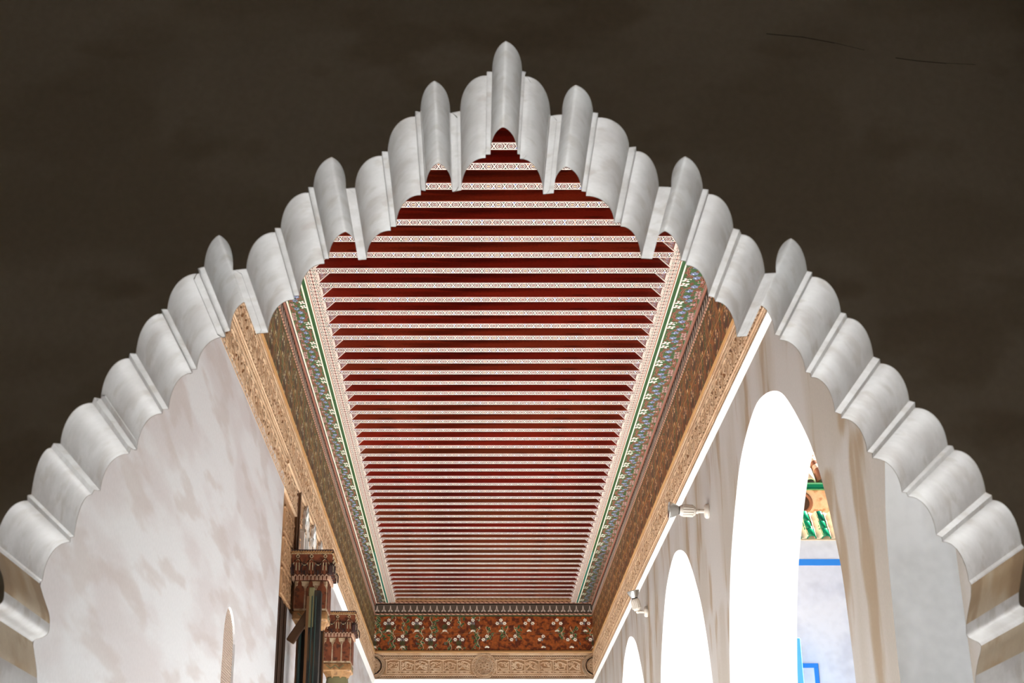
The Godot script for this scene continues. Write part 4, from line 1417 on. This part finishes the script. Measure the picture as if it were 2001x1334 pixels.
# ---------------------------------------------------------------- spotlights on the arcade wall
func spotlight(label: String, at: Vector3, head: Vector3, reach: float, metal: bool) -> void:
	var o := thing("spotlight", label, "spotlight", at, "spotlights on the arcade wall")
	var side := Basis(Vector3(0, 0, 1), PI / 2)          # y axis of a turned part pointing to -x
	var st := begin(0)
	lathe(st, [Vector2(0, 0.0), Vector2(0.047, 0.0), Vector2(0.047, 0.018), Vector2(0.040, 0.026), Vector2(0.018, 0.03), Vector2(0, 0.03)], 24, Transform3D(side))
	put("base", done(st), M.lamp_body, o)
	st = begin(0)
	lathe(st, [Vector2(0.013, 0.025), Vector2(0.013, reach)], 12, Transform3D(side))
	put("arm", done(st), M.lamp_body, o)
	var joint := Vector3(-reach, 0, 0)
	st = begin(0)
	var ball := []
	for i in 9:
		ball.append(Vector2(0.017 * sin(PI * i / 8.0) + 0.0001, -0.017 * cos(PI * i / 8.0)))
	lathe(st, ball, 14, Transform3D(Basis.IDENTITY, joint))
	put("knuckle", done(st), M.lamp_body, o)
	var y := head.normalized()
	var x := y.cross(Vector3(0, 0, 1)).normalized()
	var b := Basis(x, y, x.cross(y))
	var t := Transform3D(b, joint)
	st = begin(0)
	lathe(st, [Vector2(0, 0.008), Vector2(0.026, 0.010), Vector2(0.034, 0.022), Vector2(0.036, 0.10), Vector2(0.030, 0.112), Vector2(0, 0.112)], 24, t)
	var body := put("housing", done(st), M.lamp_body, o)
	for i in 14:
		var a := TAU * i / 14.0
		st = begin()
		bevel_box(st, Vector3(0.033, 0.026, -0.004), Vector3(0.040, 0.094, 0.004), 0.0015, t * Transform3D(Basis(Vector3.UP, a)))
		put("rib", done(st), M.lamp_body, body)
	st = begin(0)
	lathe(st, [Vector2(0.026, 0.108), Vector2(0.026, 0.122)], 20, t)
	put("collar", done(st), M.lamp_dark, o)
	st = begin(0)
	lathe(st, [Vector2(0.028, 0.12), Vector2(0.034, 0.13), Vector2(0.046, 0.155), Vector2(0.054, 0.178), Vector2(0.054, 0.182), Vector2(0.050, 0.180), Vector2(0.042, 0.155), Vector2(0.026, 0.126), Vector2(0.0, 0.122)], 28, t)
	put("reflector", done(st), M.chrome if metal else M.chrome, o)
	st = begin(0)
	lathe(st, [Vector2(0.0, 0.181), Vector2(0.025, 0.180), Vector2(0.050, 0.176)], 28, t)
	put("lamp_glass", done(st), M.glass, o)

# ---------------------------------------------------------------- the courtyard beyond the arcade
func build_courtyard() -> void:
	var zw := 15.3
	var st := begin()
	box(st, W(1.0, -EYE - 0.2, -12), W(14.0, -EYE - 0.02, zw + 0.4))
	var o := put("ground", done(st), M.paving, self)
	tag(o, "paved courtyard ground outside the arcade", "courtyard", "", "structure")
	var wall := thing("wall_courtyard", "bluish white courtyard wall under the green tiled eave", "wall", Vector3.ZERO, "", "structure")
	st = begin()
	box(st, W(WALL_R + 0.4, -EYE, zw), W(13.0, 4.02, zw + 0.4))
	put("wall_face", done(st), M.court, wall)
	st = begin()
	box(st, W(12.6, -EYE, -12), W(13.0, 4.02, zw))
	put("wall_face", done(st), M.court, wall)
	# blue painted bands with crisp raised edges
	st = begin()
	box(st, W(WALL_R + 0.4, 3.722, zw + 0.01), W(12.6, 3.792, zw - 0.006))
	put("blue_band", done(st), M.blue, wall)
	var f := thing("window_4", "bright blue painted window border low on the courtyard wall", "window", Vector3.ZERO, "", "structure")
	for b in [[2.75, 2.605, 3.70, 2.652], [3.652, 0.2, 3.70, 2.605], [2.75, 0.2, 2.80, 2.605]]:
		st = begin()
		bevel_box(st, W(b[0], b[1], zw + 0.01), W(b[2], b[3], zw - 0.012), 0.003)
		put("blue_border", done(st), M.blue, f)
	st = begin()
	box(st, W(2.80, 0.2, zw + 0.01), W(3.652, 2.605, zw - 0.003))
	put("pane", done(st), M.court, f)
	# a slim pale blue upright beside the arch
	var p := thing("blue_post", "slim pale blue painted upright beside the bright arch reveal", "post", W(3.44, -EYE, zw - 0.25), "", "thing")
	st = begin()
	bevel_box(st, Vector3(-0.05, 0, -0.05), Vector3(0.026, 4.47, 0.05), 0.006)
	put("upright", done(st), M.light_blue, p)

	# eave: rows of green half-round tiles over clay pans, on a sloping bed
	var roof := thing("tiled_eave", "green glazed half-round roof tiles in clay pans along the top of the courtyard wall", "roof", Vector3.ZERO, "", "thing")
	var slope := Transform3D(Basis(Vector3.RIGHT, deg_to_rad(-26.0)).rotated(Vector3.UP, 0.0), Vector3.ZERO)
	var ze := 15.19
	var ye := 4.02
	var pitch := 0.164
	var rise := 0.105
	var ahead := 0.07
	st = begin()
	bar_across(st, [Vector2(ze + 0.09, ye - 0.015), Vector2(ze + 0.09, ye - 0.01), Vector2(ze + 0.28, ye + 0.33), Vector2(ze + 0.6, ye + 0.36), Vector2(ze + 0.6, ye - 0.015)], WALL_R + 0.75, 7.5)
	put("roof_bed", done(st), M.mortar, roof)
	var along := Vector3(0, rise, -ahead).normalized()
	var up := Vector3(0, ahead, rise).normalized()
	var half := func(r: float, thick: float, length: float, concave: bool) -> ArrayMesh:
		var s := begin(0)
		var n := 10
		var e := -1.0 if concave else 1.0
		for i in n:
			var a0 := PI * i / n
			var a1 := PI * (i + 1) / n
			for l in [[r, 1.0], [r - thick, -1.0]]:
				var q := []
				for d in [[a0, 0.0], [a1, 0.0], [a1, 1.0], [a0, 1.0]]:
					var taper: float = 1.0 - 0.12 * d[1]
					q.append(Vector3.RIGHT * cos(d[0]) * l[0] * taper + up * sin(d[0]) * l[0] * e * taper + along * length * d[1])
				if l[1] * e < 0:
					q.reverse()
				quad(s, q[0], q[1], q[2], q[3])
			var w := []
			for d in [[a0, r], [a1, r], [a1, r - thick], [a0, r - thick]]:
				w.append(Vector3.RIGHT * cos(d[0]) * d[1] + up * sin(d[0]) * d[1] * e)
			if e < 0:
				w.reverse()
			quad(s, w[3], w[2], w[1], w[0])
		return done(s)
	var cover: ArrayMesh = half.call(0.054, 0.012, 0.165, false)
	var pan: ArrayMesh = half.call(0.052, 0.012, 0.165, true)
	rng.seed = 8
	for i in range(-5, 7):
		var x := 3.894 + i * pitch
		for j in 3:
			var at := W(x, ye - 0.025 + j * rise, ze + j * ahead)
			put("cover_tile", cover, M.tile if rng.randf() < 0.7 else M.tile_dark, roof, at + Vector3(rng.randf_range(-0.006, 0.006), 0, 0), Basis(Vector3.UP, rng.randf_range(-0.05, 0.05)))
			if j < 3:
				put("pan_tile", pan, M.mortar, roof, at + Vector3(pitch / 2, 0.03, 0.03))
	# the raised wall behind, its green coping and the ridge of brown tiles
	var para := thing("parapet", "earth coloured parapet with green coping behind the tiled eave", "parapet", Vector3.ZERO, "", "thing")
	var zp := 15.8
	st = begin()
	box(st, W(WALL_R + 0.7, 4.2, zp), W(7.5, 4.74, zp + 0.3))
	put("parapet_wall", done(st), M.earth, para)
	st = begin()
	bevel_box(st, W(WALL_R + 0.7, 4.735, zp - 0.04), W(7.5, 4.81, zp + 0.3), 0.015)
	put("coping", done(st), M.tile, para)
	st = begin(0)
	var ring := []
	for i in 13:
		ring.append(Vector2(0.115 + 0.022 * cos(TAU * i / 12), 0.022 * sin(TAU * i / 12)))
	lathe(st, ring, 24, Transform3D(Basis(Vector3.RIGHT, PI / 2), W(3.80, 4.585, zp)))
	put("round_vent", done(st), M.tile_brown, para)
	st = begin(0)
	lathe(st, [Vector2(0, 0.006), Vector2(0.10, 0.006)], 24, Transform3D(Basis(Vector3.RIGHT, PI / 2), W(3.80, 4.585, zp)))
	put("vent_dark_disc", done(st), M.dark_wood, para)  # flat dark disc stands in for the shade inside the hole
	var ridge := thing("ridge_tiles", "stacked brown half-round ridge tiles above the green coping", "roof", Vector3.ZERO, "", "thing")
	var crest: ArrayMesh = half.call(0.07, 0.016, 0.22, false)
	for i in range(-3, 5):
		for j in 9:
			put("ridge_tile", crest, M.tile_brown if (i + j) % 2 else M.mortar, ridge, W(3.93 + i * 0.15, 4.83 + j * 0.066, zp + 0.02 + j * 0.07))
	st = begin()
	bar_across(st, [Vector2(zp + 0.1, 4.812), Vector2(zp + 0.1, 4.82), Vector2(zp + 0.9, 5.55), Vector2(zp + 0.9, 4.812)], WALL_R + 0.75, 7.5)
	put("ridge_bed", done(st), M.mortar, ridge)

# ----------------------------------------------------------------
func _ready() -> void:
	# camera: a 50 mm view tilted up, with the picture cropped a little to one side
	var cam := Camera3D.new()
	cam.name = "camera"
	cam.near = 0.05
	cam.far = 200.0
	cam.projection = Camera3D.PROJECTION_FRUSTUM
	cam.size = 2.0 * cam.near * 667.0 / 2750.0
	cam.frustum_offset = Vector2((1000.5 - 926.0) / 2750.0, 0.0) * cam.near
	cam.position = Vector3(0, EYE, 0)
	cam.rotation = Vector3(deg_to_rad(22.7115), 0, 0)
	var lens := CameraAttributesPhysical.new()
	lens.exposure_aperture = 8.0
	lens.frustum_focal_length = 50.0
	lens.frustum_focus_distance = 11.0
	cam.attributes = lens
	add_child(cam)
	# daylight
	var sky := Sky.new()
	var sm := ProceduralSkyMaterial.new()
	sm.sky_top_color = rgb8(150, 184, 232)
	sm.sky_horizon_color = rgb8(226, 234, 244)
	sm.ground_bottom_color = rgb8(120, 110, 100)
	sm.ground_horizon_color = rgb8(200, 200, 196)
	sm.sky_energy_multiplier = SKY
	sm.ground_energy_multiplier = 0.6
	sm.sun_angle_max = 1.0
	sky.sky_material = sm
	var env := Environment.new()
	env.background_mode = Environment.BG_SKY
	env.sky = sky
	env.ambient_light_source = Environment.AMBIENT_SOURCE_SKY
	env.reflected_light_source = Environment.REFLECTION_SOURCE_SKY
	env.tonemap_mode = Environment.TONE_MAPPER_LINEAR
	env.tonemap_exposure = EXPOSURE
	env.sdfgi_enabled = true
	env.ssao_enabled = true
	env.ssil_enabled = true
	var we := WorldEnvironment.new()
	we.name = "daylight"
	we.environment = env
	add_child(we)
	var sun := DirectionalLight3D.new()
	sun.name = "sun"
	sun.light_color = Color(1.0, 0.985, 0.97)
	sun.light_energy = SUN
	sun.light_angular_distance = 0.6
	sun.shadow_enabled = true
	# from over the courtyard, high and a little ahead
	sun.look_at_from_position(Vector3.ZERO, Vector3(-0.69, -0.72, 0.05))
	add_child(sun)

	make_materials()
	build_shell()
	build_left_wall()
	build_arcade()
	build_end_wall()
	build_arch()
	build_ceiling()
	build_wood_trim()
	build_stucco()
	build_doorway()
	build_columns()
	build_courtyard()
	spotlight("cream spotlight pointing across from high on the arcade wall, beside the largest open arch", W(WALL_R, 2.488, 8.77), Vector3(-1, 0.05, 0), 0.075, false)
	spotlight("small grey spotlight pointing upwards on the arcade wall, beyond the cream one", W(WALL_R, 2.56, 12.2), Vector3(-0.2, 1, 0.1), 0.085, true)
